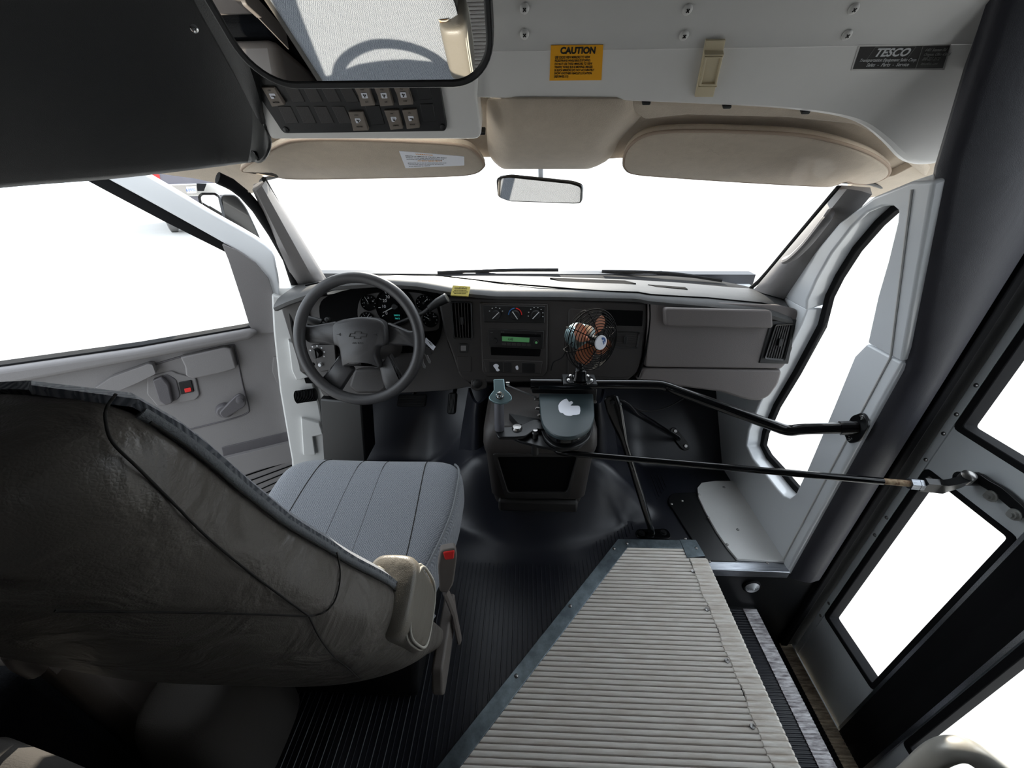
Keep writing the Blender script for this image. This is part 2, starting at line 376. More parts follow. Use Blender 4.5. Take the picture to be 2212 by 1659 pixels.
# ================================================================= floor: ribbed rubber, engine hump, toe board
def sst(x, a, b): t = max(0, min(1, (x-a)/(b-a))); return t*t*(3-2*t)
def floorz(x, y):
    toe = max(0, y-1.36)*1.15
    toe = toe if toe < .52 else .52+(toe-.52)*3
    hx = sst(abs(x-.05), .50, .20); hy = sst(y, .90+.14*min(1, abs(x-.05)/.35)**2, 1.13)
    h = .24*hx*hy
    h += .015*sst(abs(x+.02), .30, .06)*sst(y, .84, .95)
    return min(.50, max(0, toe)+h*max(0, 1-toe*2.2))
m = MB(); nx, ny = 90, 60
xs = [-.92+1.82*i/nx for i in range(nx+1)]; ys = [.80+.92*j/ny for j in range(ny+1)]
xa = [x for x in xs if x < .61]+[.616]; xb = [.616]+[x for x in xs if x > .63]; yb2 = [.862]+[y for y in ys if y > .87]
for X_, Y_ in ((xa, ys), (xb, yb2)):
    top = [[V((x, y, floorz(x, y))) for x in X_] for y in Y_]; m.loft(top, False, False); m.loft([[p+V((0, 0, -.05)) for p in top[0]], top[0]], False, False)
m.box((-.98, -3.2, -.05), (.616, .80, 0)); m.box((.616, -3.2, -.05), (1.08, -.45, 0))
sp = .0145
i = 0; x = -.78
while x < .60:
    i += 1; y1 = .80
    while y1 < 1.3 and floorz(x, y1+.02) < .0025: y1 += .02
    ydiag = .33+(x+.183)*(.949-.33)/(.342+.183)      # the metal plate covers the rest
    y0 = max(-.35, ydiag-.02)
    if y1 > y0+.03 and not (-.66 < x < -.16 and False):
        q = .0026 if i % 2 else .0016; hh = .0022
        m.prism([(x-q, y0, 0), (x+q, y0, 0), (x+q, y1, 0), (x-q, y1, 0)], [(x-q*.5, y0, hh), (x+q*.5, y0, hh), (x+q*.5, y1, hh*.4), (x-q*.5, y1, hh*.4)])
    x += sp
fl = m.build('floor', K['mat'], ang=30); struct(fl, 'black ribbed rubber floor swelling over the engine hump'); fl['category'] = 'floor'
# moulded squares in the right toe mat
for px, py in ((1392, 985), (1415, 983), (1400, 1005), (1428, 1003)): pass
# ================================================================= right cab side with fixed window
hole_up = [(1895, 640), (1918, 560), (1937, 480), (1939, 456), (1928, 446), (1905, 447), (1872, 460), (1838, 493), (1795, 548), (1762, 606), (1742, 650)]
hole_lo = [(1730, 700), (1680, 800), (1640, 872), (1617, 930), (1612, 962), (1625, 990), (1650, 1020), (1678, 1056), (1692, 1071), (1706, 1076), (1718, 1067), (1745, 1010), (1800, 880), (1845, 770)]
up = [q for q in RU.L(hole_up) if q[1] > .004]; lo_ = [q for q in RW.L(hole_lo) if q[1] < .476]
kr, kl = up[0][0], up[-1][0]
yb = .855; ab, af = 1.0-yb, 1.0-1.80
def kinkx(pa, pb, yk): t = (yk-pa[1])/(pb[1]-pa[1]); return pa[0]+(pb[0]-pa[0])*t
krx = (up[0][0]+lo_[-1][0])/2; klx = (up[-1][0]+lo_[0][0])/2
low_poly = [(ab, -.32), (ab, .48), (krx, .48)]+lo_[::-1]+[(klx, .487), (1-1.40, .487), (1-1.44, .43), (af, .43), (af, -.32)]
upp_poly = [(ab, 0)]+RU.L([(2016, 392), (1966, 393), (1886, 426), (1812, 482), (1722, 590), (1690, 640)])+[(1-1.28, 0), (klx, 0)]+up[::-1]+[(krx, 0)]
wr = thing('wall_right', 'white side panel with a slanted window, right of the dashboard', 'side panel', (.89, 1.15, 0), None, 'structure')
m = MB(); m.prism([RW.P(a, b, 0) for a, b in low_poly], [RW.P(a, b, -.075) for a, b in low_poly]); m.prism([RU.P(a, b, 0) for a, b in upp_poly], [RU.P(a, b, -.075) for a, b in upp_poly])
m.build('panel', K['white_gloss'], wr, bevel=.006, seg=3, ang=50)
# glass and gasket on the outer face
loop3 = [RW.P(a, b, -.07) for a, b in lo_[::-1]]+[RU.P(a, b, -.07) for a, b in up[::-1]]
def shrink3(lp, d):
    cen = sum(lp, V())/len(lp); n = len(lp); out = []
    for i in range(n):
        t = (lp[(i+1) % n]-lp[i-1]).normalized(); nn = V((0, t.z, -t.y)).normalized()
        if nn.dot(cen-lp[i]) < 0: nn = -nn
        out.append(lp[i]+nn*d)
    return out
l2 = shrink3(loop3, .022); off = V((-.018, 0, 0))
m = MB(); m.loft([loop3, [p+off for p in loop3], [p+off for p in l2], l2, loop3], True, False); m.build('gasket', K['rubber'], wr, bevel=.004)
m = MB(); m.prism([p+V((.004, 0, 0)) for p in l2], [p+V((.008, 0, 0)) for p in l2]); m.build('pane', K['glass'], wr)
m = MB(); m.box((-.96, 1.70, 0), (.97, 1.76, .77)); o = m.build('wall_firewall', K['mat']); struct(o, 'dark firewall behind the dashboard'); o['category'] = 'firewall'
# a thin welt line and the fold of the inner skin
m = MB(); m.tube([RW.P(1-.885, -.30, .002), RW.P(1-.885, .48, .002)], .0025, 6); m.tube([RU.P(1-.885, 0, .002), RU.P(1-.885, .385, .002)], .0025, 6); m.build('seam', K['white'], wr)
# white kick plate on the floor, rivets
FZ = PL((.7, 1.0, .012), (0, 0, 1), (0, 1, 0))
kp = thing('kick_plate', 'white painted kick plate with rivets, curved edge on the floor', 'kick plate', (.75, 1.0, .0))
lp = FZ.L([(1515, 1044), (1545, 1040), (1602, 1040), (1640, 1105), (1697, 1214), (1592, 1209), (1572, 1185), (1548, 1150), (1524, 1108), (1508, 1074), (1506, 1055)])
m = MB(); m.slab(FZ, lp, -.006, .004); m.build('plate', K['white'], kp, bevel=.0015)
rv = MB(); rv.lathe((0, 0, 0), (0, 0, 1), [(.0055, 0), (.005, .0016), (.0028, .003), (.0005, .0034)], 10)
rivet = None
for px, py in ((1509, 1070), (1530, 1120), (1563, 1054), (1593, 1146), (1570, 1178)):
    if rivet is None:
        rivet = rv.build('rivet', K['steel'], kp); rmesh = rivet.data
        # mesh was modelled at the origin: undo the parent offset
        rmesh.transform(Matrix.Translation(wloc(kp))); rivet.matrix_basis = Matrix.Translation(-wloc(kp)) @ FZ.M(*FZ.hit(px, py), .004)
    else: put(rivet, FZ.M(*FZ.hit(px, py), .004), kp)
def mini(mb, name, mt, parent, mx, **kw):
    """small part modelled round its own origin, placed by a matrix"""
    o = mb.build(name, mt, parent, **kw); o.data.transform(Matrix.Translation(wloc(parent)))
    o.matrix_basis = Matrix.Translation(-wloc(parent)) @ mx; return o
bp_ = thing('floor_plate', 'black floor plate with screws between kick plate and ribbed floor', 'floor plate', (.66, 1.0, 0))
lp = FZ.L([(1452, 1064), (1470, 1062), (1520, 1062), (1600, 1212), (1527, 1210), (1500, 1170), (1462, 1110), (1441, 1080)])
m = MB(); m.slab(FZ, rnd(lp, .02), -.012, -.004); m.build('plate', K['satin_black'], bp_, bevel=.002)
for px, py in ((1451, 1087), (1481, 1162), (1474, 1080)): put(rivet, FZ.M(*FZ.hit(px, py), -.004), bp_, 'screw')
# ================================================================= padded pillar and door frame
tp = thing('trim_1', 'black padded pillar beside the entrance door', 'padded pillar', (.95, .85, 0), None, 'structure')
PF = PL((0, .85, 0), (0, -1, 0))
def padrow(z):
    if z < .78: x0 = .892
    elif z < 1.18: x0 = .892-.14*(z-.78)/.4
    else: x0 = .752-.045*(z-1.18)/.24
    return x0, 1.005
rings = []
for z in [-.03, -.02, .1, .3, .5, .62, .7, .76, .82, .9, 1.0, 1.1, 1.18, 1.28, 1.4, 1.55, 1.74]:
    x0, x1 = padrow(z); k = .3 if z == -.03 else 1
    rings.append([V((x0+.045, .905, z)), V((x0+.02, .872, z)), V((x0+.008, .857, z)), V((x0+.014, .848-.006*k, z)), V((x0+.03, .842-.008*k, z)), V(((x0+x1)/2, .838-.012*k, z)), V((x1-.02, .843-.006*k, z)), V((x1-.006, .848, z)), V((x1, .862, z)), V((x1, .905, z))])
m = MB(); m.loft(rings); m.build('pad', K['pad_vinyl'], tp, ang=60)
pscrew = None
for px, py in ((1962, 874), (1763, 1223), (2198, 41)):
    s = MB(); s.lathe((0, 0, 0), (0, 0, 1), [(.006, 0), (.0055, .002), (.003, .0038), (.0006, .0042)], 12)
    mx = PF.M(*PF.hit(px, py, .012), .011)
    if pscrew is None: pscrew = mini(s, 'screw', K['chrome'], tp, mx)
    else: s.bm.free(); put(pscrew, mx, tp)
m = MB(); m.box((1.005, .843, -.5), (1.03, .905, 1.74)); m.build('door_seal', K['rubber'], tp, bevel=.006)
m = MB(); m.box((1.03, .85, -.6), (1.09, .905, 1.74)); m.build('door_post', K['blackp'], tp, bevel=.004)
# ================================================================= step well
FW = PL((.8, .862, -.2), (0, -1, 0))
sw = MB(); sw.box((.60, .862, -.62), (1.09, .885, -.022)); o = sw.build('wall_front', K['satin_black']); struct(o, 'black front wall of the step well under the sill'); o['category'] = 'step well wall'
th = thing('door_sill', 'brushed aluminium sill strip between step well and kick plate', 'sill', (.75, .87, 0))
m = MB(); m.box((.628, .848, -.004), (.888, .892, .005)); m.box((.628, .846, -.026), (.888, .852, .005)); m.build('strip', K['brushed'], th, bevel=.0015)
for px, py in ((1532, 1215), (1657, 1218)): put(rivet, XY.M(*XY.hit(px, py), .005), th, 'screw')
dl = thing('step_light', 'round clear dome lamp on the black step well wall', 'lamp', FW.at(1622, 1264))
A = FW.sub(*FW.hit(1622, 1264))
m = MB(); m.lathe(A.o, A.n, [(.030, 0), (.030, .006), (.027, .009), (.024, .009), (.024, .004), (.001, .004)], 32); m.build('bezel', K['rubber'], dl)
pr = [(.0245, .004), (.0245, .009)]
for i in range(6): r = .0235-.0035*i; pr += [(r, .011+.0009*i), (r-.0016, .0133+.0008*i)]
pr += [(.002, .0185), (.0003, .0185)]
m = MB(); m.lathe(A.o, A.n, pr, 32); m.build('lens', K['lens'], dl, ang=20)
# ribbed plate by the entrance
plate = thing('step_plate', 'large ribbed pale entry tread plate edged in galvanised strip', 'tread plate', (.3, .3, 0))
PXL = [(.342, .949), (-.183, .33)]; PT = .010
slope = (.342+.183)/(.949-.33)
def xl(y): return .342+(y-.949)*slope
m = MB(); pitch = .0128; y = -.42; prof = []
while y < .925:
    prof += [(y, -.0015), (y+.0012, -.0015), (y+.0026, .0008), (y+.005, .0017), (y+.0085, .0017), (y+.0112, .0008)]; y += pitch
nosx = .567
m.loft([[V((max(xl(min(yy, .925)), -.75)+.01, yy, PT+h)), V((nosx, yy, PT+h))] for yy, h in prof], False, False)
m.box((-.0, -.42, 0), (nosx, .3, .006)); m.mi = 1; y = -.42
while y < .925:
    x0 = max(xl(y), -.75)+.012; m.prism([(x0, y-.0004, PT-.003), (nosx, y-.0004, PT-.003), (nosx, y+.0006, PT-.003), (x0, y+.0006, PT-.003)], [(x0, y-.0004, PT-.0002), (nosx, y-.0004, PT-.0002), (nosx, y+.0006, PT-.0002), (x0, y+.0006, PT-.0002)]); y += pitch
m.build('tread', [K['tread'], K['groove']], plate, ang=25)
m = MB(); m.loft([[V((nosx-.001+.004*math.sin(yy*60)*math.sin(yy*23), yy, PT+.0005)), V((nosx+.001+.004*math.sin(yy*60)*math.sin(yy*23), yy, PT+.0025+h)), V((.624, yy, PT+.0025+h)), V((.630, yy, PT-.001+h)), V((.630, yy, -.03)) ] for yy, h in prof if yy < .888], False, False)
m.build('nosing', K['nose'], plate, ang=25)
m = MB()
def strip(pts_, z0, z1): m.prism([(x, y, z0) for x, y in pts_], [(x, y, z1) for x, y in pts_])
wv = .036
strip([(.342, .955), (xl(-.42)-.0, -.42), (xl(-.42)+wv*1.25, -.42), (.342+wv*.72, .920)], 0, PT+.004); strip([(.342, .955), (.342+wv*.72, .920), (.588, .922), (.584, .957)], 0, PT+.0035); strip([(.560, .958), (.562, .884), (.626, .893), (.618, .958)], 0, PT+.005)
m.build('edge_strip', K['galv'], plate, bevel=.0012)
for px, py in ((1325, 1191), (1353, 1180), (1502, 1190), (1231, 1315), (1115, 1466)): put(rivet, XY.M(*XY.hit(px, py), PT+.0045), plate, 'screw')
for px, py in ((1497, 1235), (1527, 1317), (1570, 1428), (1625, 1570)):
    m = MB(); m.lathe(XY.at(px, py, PT+.002), (0, 0, 1), [(.006, 0), (.006, .0035), (.003, .003), (.0005, .002)], 10); m.build('nosing_screw', K['steel'], plate)
def step(name, label, x0, x1, z, nx0, dk, nm, y1=.862):
    t = thing(name, label, 'step', ((x0+x1)/2, .3, z))
    m = MB(); m.box((x0, -.45, z-.04), (x1-.003, y1, z-.004)); m.build('board', K['satin_black'], t)
    pr = []; y = -.44
    while y < y1-.012: pr += [(y, 0), (y+.0015, .0016), (y+.005, .0016), (y+.0065, 0)]; y += .009
    m = MB(); m.loft([[V((x0, yy, z-.003+h)), V((nx0, yy, z-.003+h))] for yy, h in pr], False, False); m.build('rubber_tread', dk, t, ang=25)
    m = MB(); m.loft([[V((nx0, yy, z+h)), V((x1-.003, yy, z+h)), V((x1, yy, z-.003+h)), V((x1, yy, z-.035))] for yy, h in pr], False, False); m.build('nosing', nm, t, ang=25)
    return t
step('entry_step', 'dark ribbed step with scuffed white nosing below the pale plate', .60, .85, -.22, .80, K['mat'], K['nose_dk'])
step('bottom_step', 'lowest step with worn tan nosing along the entrance door', .83, 1.048, -.44, 1.0, K['rubber'], K['nose_tan'])
m = MB(); m.box((.60, -.45, -.5), (.614, .86, -.052)); o = m.build('wall_step_riser', K['satin_black']); struct(o, 'black riser under the entry plate'); o['category'] = 'riser'
m = MB(); m.box((.60, -.50, -.62), (1.08, -.45, -.05)); o = m.build('wall_step_back', K['satin_black']); struct(o, 'black rear wall of the step well'); o['category'] = 'step well wall'
m = MB(); m.box((.58, -.5, -.66), (1.10, .885, -.48)); o = m.build('floor_step_well', K['satin_black']); struct(o, 'black step well pan'); o['category'] = 'step well floor'
# ================================================================= bus body behind the camera
def wallbox(name, label, lo, hi, mt=None): m = MB(); m.box(lo, hi); o = m.build(name, mt or K['wall_in']); struct(o, label); o['category'] = 'wall'; return o
m = MB(); m.box((-1.12, -3.2, 1.74), (1.12, .86, 1.80)); o = m.build('ceiling', K['wall_in']); struct(o, 'grey bus ceiling above the driver area'); o['category'] = 'ceiling'
def sidewall(name, label, x0, x1, yend):
    m = MB(); ax = PL(((x0+x1)/2, 0, 0), (-1, 0, 0)); outer = [(-yend, -.05), (-yend, 1.78), (3.2, 1.78), (3.2, -.05)]
    holes = [rrect(2.2, .85, 2.7, 1.3, .08)]
    m.holed(ax, outer, holes, -.03, .03); o = m.build(name, K['wall_in']); struct(o, label); o['category'] = 'wall'
sidewall('wall_left', 'grey bus side wall behind the driver seat', -1.12, -1.06, .12)
sidewall('wall_side', 'grey bus side wall behind the entrance door', 1.06, 1.12, -.48)
m = MB(); ax = PL((0, -3.2, 0), (0, 1, 0)); m.slab(ax, [(-1.12, -.05), (1.12, -.05), (1.12, 1.78), (-1.12, 1.78)], -.03, .03); o = m.build('wall_back', K['wall_in']); struct(o, 'rear wall of the bus'); o['category'] = 'wall'
# ================================================================= bulkhead (cap) over the windscreen
cap = thing('trim_2', 'pale grey fibreglass bulkhead over the windscreen', 'bulkhead panel', (.35, .9, 1.3), None, 'structure')
m = MB()
edge = spline([(1028, 216), (1100, 218), (1300, 222), (1500, 230), (1680, 240), (1800, 256), (1862, 276), (1908, 312), (1945, 350), (1978, 362), (2013, 362)], 4, False)
eb = [CAPF.hit(x, y) for x, y in edge]; top = [(a, .165) for a, b in eb]
cr = .078
rows = []
def capP(a, b):                                          # crease at b=cr: the flange above stands a little more upright
    return CAPF.P(a, b, 0) if b <= cr else CAPF.P(a, b, -.10*(b-cr))
for k in (0, .03, .08, .2, .4, .6, .8, .92, .97, 1.0):
    rows.append([capP(a, b+(cr-b)*k)-CAPF.n*(.012*(1-min(1, k/.08))**2) for a, b in eb])
for b in (cr+.0015, cr+.004, .11, .14, .165): rows.append([capP(a, b)+CAPF.n*(.0010 if b < cr+.003 else 0) for a, _ in eb])
# top flange turns up to the ceiling
for z in (1.445, 1.5, 1.74): rows.append([V((CAPF.P(a, 0, 0).x, .838 if z < 1.5 else .84, z)) for a, _ in eb])
m.sheet(rows, .02); m.build('panel', K['cap'], cap, ang=25)
# left console housing part of the bulkhead
HF = PL((-.2, .95, 1.24), (0, -.84, -.54), (0, -.54, .84))
m = MB(); lp = HF.L([(1042, 302), (1030, 214), (1035, 120), (1040, -40), (380, -40), (430, 40), (480, 110), (515, 160), (548, 230), (585, 302)])
m.slab(HF, rnd(lp, [.02]+[0]*7+[0, .01]), -.06, 0); m.build('switch_housing', K['cap'], cap, bevel=.006, seg=3)
m = MB(); m.box((-.80, .850, 1.40), (-.065, .870, 1.74)); m.build('upper_filler', K['cap'], cap)
scr = None
def phillips():
    s = MB(); s.lathe((0, 0, 0), (0, 0, 1), [(.0078, 0), (.0078, .0008), (.0066, .0028), (.004, .0042), (.0005, .0046)], 20); s.mi = 1
    for r in (0, PI/2): s.slab(XY, [(p[0]*math.cos(r+.8)-p[1]*math.sin(r+.8), p[0]*math.sin(r+.8)+p[1]*math.cos(r+.8)) for p in ((-.0032, -.0009), (.0032, -.0009), (.0032, .0009), (-.0032, .0009))], .0035, .0049)
    return s
for px, py in ((1133, 22), (1133, 75), (1486, 24), (1478, 77), (1846, 22), (1830, 76)):
    a, b = CAPF.hit(px, py); mx = CAPF.M(a, b, .0003 - (.10*(b-cr) if b > cr else 0))
    if scr is None: scr = mini(phillips(), 'screw', [K['cap'], K['ink']], cap, mx)
    else: put(scr, mx, cap)
m = MB()
for px, py in ((1188, 222), (1397, 227), (1572, 235), (1742, 247), (1040, 292)):
    a, b = CAPF.hit(px, py); m.slab(CAPF, rrect(a-.008, b-.003, a+.008, b+.003, .002, 2), -.022, -.004)
m.build('clip', K['blackp'], cap, bevel=.001)
# ================================================================= headliner with a centre pod
hl = thing('trim_3', 'beige fabric headliner between the two sun visors', 'headliner', (0, 1.05, 1.24), None, 'structure')
m = MB()
lp = HL.L([(1038, 225), (1045, 214), (1330, 214), (1700, 228), (1880, 250), (1990, 330), (2016, 365), (2014, 392), (1960, 402), (1900, 418), (1860, 416), (1820, 400), (1500, 388), (1340, 368), (1280, 372), (1080, 366), (1000, 366), (700, 372), (580, 372), (520, 390), (470, 384), (500, 300), (1000, 288)])
m.slab(HL, lp, -.045, -.03); m.build('liner', K['beige'], hl, bevel=.004)
m = MB()   # pod: soft lump
rings = []
for k in range(9):
    t = k/8; py = 212+t*158
    x0 = 1046+10*t*t*t+18*max(0, t-.8)*5; x1 = 1400-70*sst(t, .1, .75)-40*sst(t, .8, 1.0)-(20 if t > .95 else 0)
    if t > .85: x0 += 12*sst(t, .85, 1)
    bulge = .022*math.sin(min(1, t*1.15)*PI*.8)+.002; row = []
    for j in range(17):
        q = j/16; e = min(1, min(q, 1-q)*5); hgt = -.03+(.032+bulge)*(1-(1-e)**2)*(1 if t < .97 else .4)
        row.append(HL.at(x0+(x1-x0)*q, py, hgt))
    rings.append(row)
m.sheet(rings, .01); m.build('overhead_pod', K['beige'], hl, ang=70, sub=1)
m = MB()   # ledge behind the right visor
lp = HL.L([(1330, 214), (1700, 228), (1880, 250), (1990, 330), (2012, 365), (2000, 388), (1950, 350), (1900, 300), (1840, 272), (1700, 258), (1480, 252), (1390, 262)], -.005)
m.slab(HL, lp, -.032, -.004); m.build('ledge', K['beige'], hl, bevel=.012, seg=4)
m = MB()   # beige corner pieces over the pillars
lp = HL.L([(1985, 352), (2070, 350), (2070, 400), (1975, 402), (1910, 420), (1880, 428), (1850, 425), (1828, 408), (1850, 395), (1930, 380)], -.01)
m.slab(HL, rnd(lp, .008), -.03, -.01); m.build('corner', K['beige'], hl, bevel=.006, seg=3)
lp = HL.L([(330, 372), (545, 350), (570, 384), (562, 408), (540, 418), (500, 412), (470, 395), (420, 384)], -.01)
m = MB(); m.slab(HL, rnd(lp, .006), -.03, -.008); m.build('corner', K['beige'], hl, bevel=.006, seg=3)
# ================================================================= windscreen and pillars
WB = [V((-.86, 1.44, .79)), V((-.795, 1.514, .80)), V((-.5, 1.585, .80)), V((-.05, 1.615, .80)), V((.4, 1.575, .80)), V((.72, 1.49, .79)), V((.81, 1.43, .785)), V((.87, 1.36, .785))]
WT = [V((-.73, 1.08, 1.15)), V((-.684, 1.12, 1.156)), V((-.45, 1.18, 1.162)), V((-.05, 1.205, 1.165)), V((.35, 1.19, 1.16)), V((.66, 1.15, 1.148)), V((.775, 1.12, 1.135)), V((.81, 1.07, 1.135))]
WBs = [V(p) for p in spline(WB, 4, False)]; WTs = [V(p) for p in spline(WT, 4, False)]
w1 = MB(); w1.sheet([[b.lerp(t, k/6)+V((0, .06*math.sin(PI*k/6)*.3, .06*math.sin(PI*k/6)*.3)) for b, t in zip(WBs, WTs)] for k in range(-1, 8)], .004)
o = w1.build('window_1', K['glass'], ang=60); struct(o, 'wide clear windscreen above the dashboard'); o['category'] = 'windscreen'
def pillar(name, label, base_px, top_px, yb_, yt, mt):
    """base and top edges as sight lines on planes of constant depth; returns front skin loft"""
    t = thing(name, label, 'pillar trim', atY(*base_px[0], yb_[0]), None, 'structure'); B = [atY(x, y, q) for (x, y), q in zip(base_px, yb_)]; T = [atY(x, y, q) for (x, y), q in zip(top_px, yt)]
    rings = []
    for k in range(9):
        s = k/8; r = [b.lerp(q, s) for b, q in zip(B, T)]; rings.append(r)
    m = MB(); m.loft(rings); m.build('cover', mt, t, ang=50, sub=0); return t, rings
# left: inner edge along the glass, crown, outer edge, back
pl_, rg = pillar('trim_4', 'grey pillar trim left of the windscreen', [(700, 606), (682, 612), (655, 618), (640, 620), (660, 600), (704, 600)], [(573, 392), (566, 402), (553, 412), (545, 410), (548, 398), (575, 388)],
    [1.50, 1.44, 1.42, 1.44, 1.56, 1.58], [1.11, 1.06, 1.05, 1.07, 1.16, 1.17], K['door'])
m = MB(); m.tube([atY(x, y, q) for x, y, q in ((470, 384, 1.02), (500, 398, 1.04), (528, 420, 1.07), (556, 452, 1.12), (590, 505, 1.22), (620, 560, 1.34), (636, 612, 1.42), (640, 640, 1.42))], .014, 10); m.build('door_weatherstrip', K['rubber'], pl_)
pr_, rg = pillar('trim_5', 'grey pillar trim with grab handle right of the windscreen', [(1628, 626), (1650, 634), (1678, 642), (1694, 646), (1680, 615), (1635, 618)], [(1812, 410), (1830, 408), (1858, 412), (1884, 420), (1880, 405), (1816, 400)],
    [1.42, 1.36, 1.33, 1.34, 1.46, 1.48], [1.11, 1.06, 1.04, 1.04, 1.12, 1.15], K['door'])
m = MB(); ga = [atY(x, y, q) for x, y, q in ((1792, 462, 1.10), (1786, 472, 1.07), (1765, 500, 1.08), (1740, 530, 1.11), (1712, 556, 1.16), (1696, 562, 1.20))]; m.tube([V(p) for p in spline(ga, 4, False)], [.010]+[.015]*19+[.010], 10, flat=.7); m.build('pull_handle', K['door'], pr_)
m = MB(); m.tube([atY(x, y, q) for x, y, q in ((1812, 405, 1.125), (1760, 466, 1.20), (1700, 537, 1.31), (1660, 585, 1.38), (1640, 607, 1.42), (1622, 622, 1.45))], .007, 8); m.build('glass_seal', K['rubber'], pr_)
m = MB(); m.tube([atY(x, y, q) for x, y, q in ((570, 386, 1.135), (600, 440, 1.22), (640, 506, 1.35), (670, 556, 1.44), (698, 602, 1.53))], .006, 8); m.build('glass_seal', K['rubber'], pl_)
# ================================================================= black upholstered overhead on the left
U0 = V((-1.02, .81, 1.15)); 
LWn = V((.34, -.28, 0)).normalized(); LW = PL(onax(0, 405, 0, -.96), LWn)
bot = [LW.at(x, y) for x, y in ((-420, 452), (-150, 424), (0, 405), (120, 396), (250, 387), (380, 371), (470, 360), (543, 351))]
rt = [(562, 344), (584, 322), (580, 296), (566, 262), (543, 222), (515, 170), (488, 122), (455, 66), (425, 14), (400, -40), (372, -100)]
rtp = [HF.at(x, y, .004) for x, y in rt]
# each row runs from the lower lip up and over to the ceiling
tops = [V((-1.0, -.1, 1.74)), V((-.96, .2, 1.74)), V((-.88, .4, 1.74)), V((-.80, .52, 1.74)), V((-.72, .6, 1.74)), V((-.62, .68, 1.72)), V((-.54, .74, 1.66)), V((-.46, .80, 1.60))]
rows = []
nb = len(bot); nv = 14
for i in range(nb):
    r = []
    for j in range(nv+1):
        t = j/nv; p = bot[i].lerp(tops[i], t)
        r.append(p + V((.14, -.10, .02))*math.sin(PI*min(1, t*1.05))*.75)
    rows.append(r)
last = []
for j in range(nv+1):
    t = j/nv*(len(rtp)-1); k = min(int(t), len(rtp)-2); last.append(rtp[k].lerp(rtp[k+1], t-k))
mid = [a.lerp(b, .55)+V((.025, -.045, -.004))*math.sin(PI*(.12+.8*j/nv)) for j, (a, b) in enumerate(zip(rows[-1], last))]
rows[-1] = [a.lerp(b, .25)+V((.012, -.02, 0))*math.sin(PI*j/nv) for j, (a, b) in enumerate(zip(rows[-1], last))]
rows += [mid, last]
lip = [[r[0]+V((-.05, .06, .03)), r[0]+V((-.012, .014, -.004))]+r for r in rows]
bu = thing('trim_6', 'black vinyl upholstered overhead panel above the driver door', 'overhead panel', (-.8, .7, 1.2), None, 'structure')
m = MB(); m.sheet(lip, .012); m.build('upholstery', K['black_vinyl'], bu, ang=80, sub=1)
for px, py in ((497, 345), (420, 62)):
    s = MB(); s.lathe((0, 0, 0), (0, 0, 1), [(.006, 0), (.0055, .002), (.003, .0038), (.0006, .0042)], 12)
    A = LW.at(px, py, .012) if py > 200 else HF.at(px, py, .06)
    mx = PL(A, (.5, -.85, -.1)).M(0, 0, 0); mini(s, 'screw', K['chrome'], bu, mx)
# ================================================================= open driver door
DO = PL((-.92, 1.36, .7), (.5, -.87, 0))
d1 = thing('door_1', 'open driver door with grey trim panel and white window frame', 'door', DO.P(-.4, -.6), None, 'structure')
m = MB(); lp = DO.L([(-420, 868), (0, 795), (300, 752), (545, 712), (602, 712), (612, 760), (622, 840), (634, 930), (646, 1010), (650, 1100), (640, 1200), (400, 1340), (-300, 1660)])
m.slab(DO, lp, -.05, 0); m.build('panel', K['door'], d1, bevel=.006, seg=3)
def bar(pl, px, h0, h1, name, mt, parent, bev=.006, r=.0, seg=3, ins=0, **kw):
    m = MB(); lp = pl.L(px, 0)
    if r: lp = rnd(lp, r)
    m.slab(pl, lp, h0, h1, ins); return m.build(name, mt, parent, bevel=bev, seg=seg, **kw)
bar(DO, [(-420, 850), (0, 790), (300, 748), (540, 706), (560, 712), (540, 728), (300, 772), (0, 828), (-420, 905)], -.02, .035, 'belt_ledge', K['door'], d1, .014, seg=4)
bar(DO, [(-420, 847), (0, 786), (300, 744), (543, 702), (545, 707), (300, 750), (0, 793), (-420, 855)], -.03, .012, 'belt_seal', K['rubber'], d1, .002)
bar(DO, spline([(-80, 210), (120, 268), (317, 376), (450, 455), (575, 529), (598, 578), (606, 640), (609, 700), (625, 850), (656, 1000), (690, 1120), (668, 1120), (640, 1000), (613, 850), (594, 730), (588, 680), (577, 620), (552, 576), (512, 542), (400, 478), (232, 386), (60, 296), (-110, 234)], 4), -.05, .004, 'window_frame', K['white_gloss'], d1, .010, seg=4, ang=60)
bar(DO, [(-110, 250), (60, 304), (232, 388), (400, 480), (514, 545), (488, 532), (486, 546), (350, 478), (240, 420), (150, 372), (40, 320), (-120, 264)], -.04, -.012, 'glass_channel', K['rubber'], d1, .003)
bar(DO, [(480, 526), (514, 540), (552, 566), (580, 600), (596, 650), (604, 716), (548, 718), (540, 704), (522, 645), (494, 560)], -.02, .012, 'mirror_patch', K['door'], d1, .006, .004)
m = MB(); lp = DO.L([(-420, 850), (0, 792), (543, 706), (522, 645), (494, 560), (486, 540), (350, 472), (240, 414), (150, 366), (40, 314), (-420, 200)], -.03); m.slab(DO, lp, -.034, -.030); m.build('pane', K['glass'], d1)
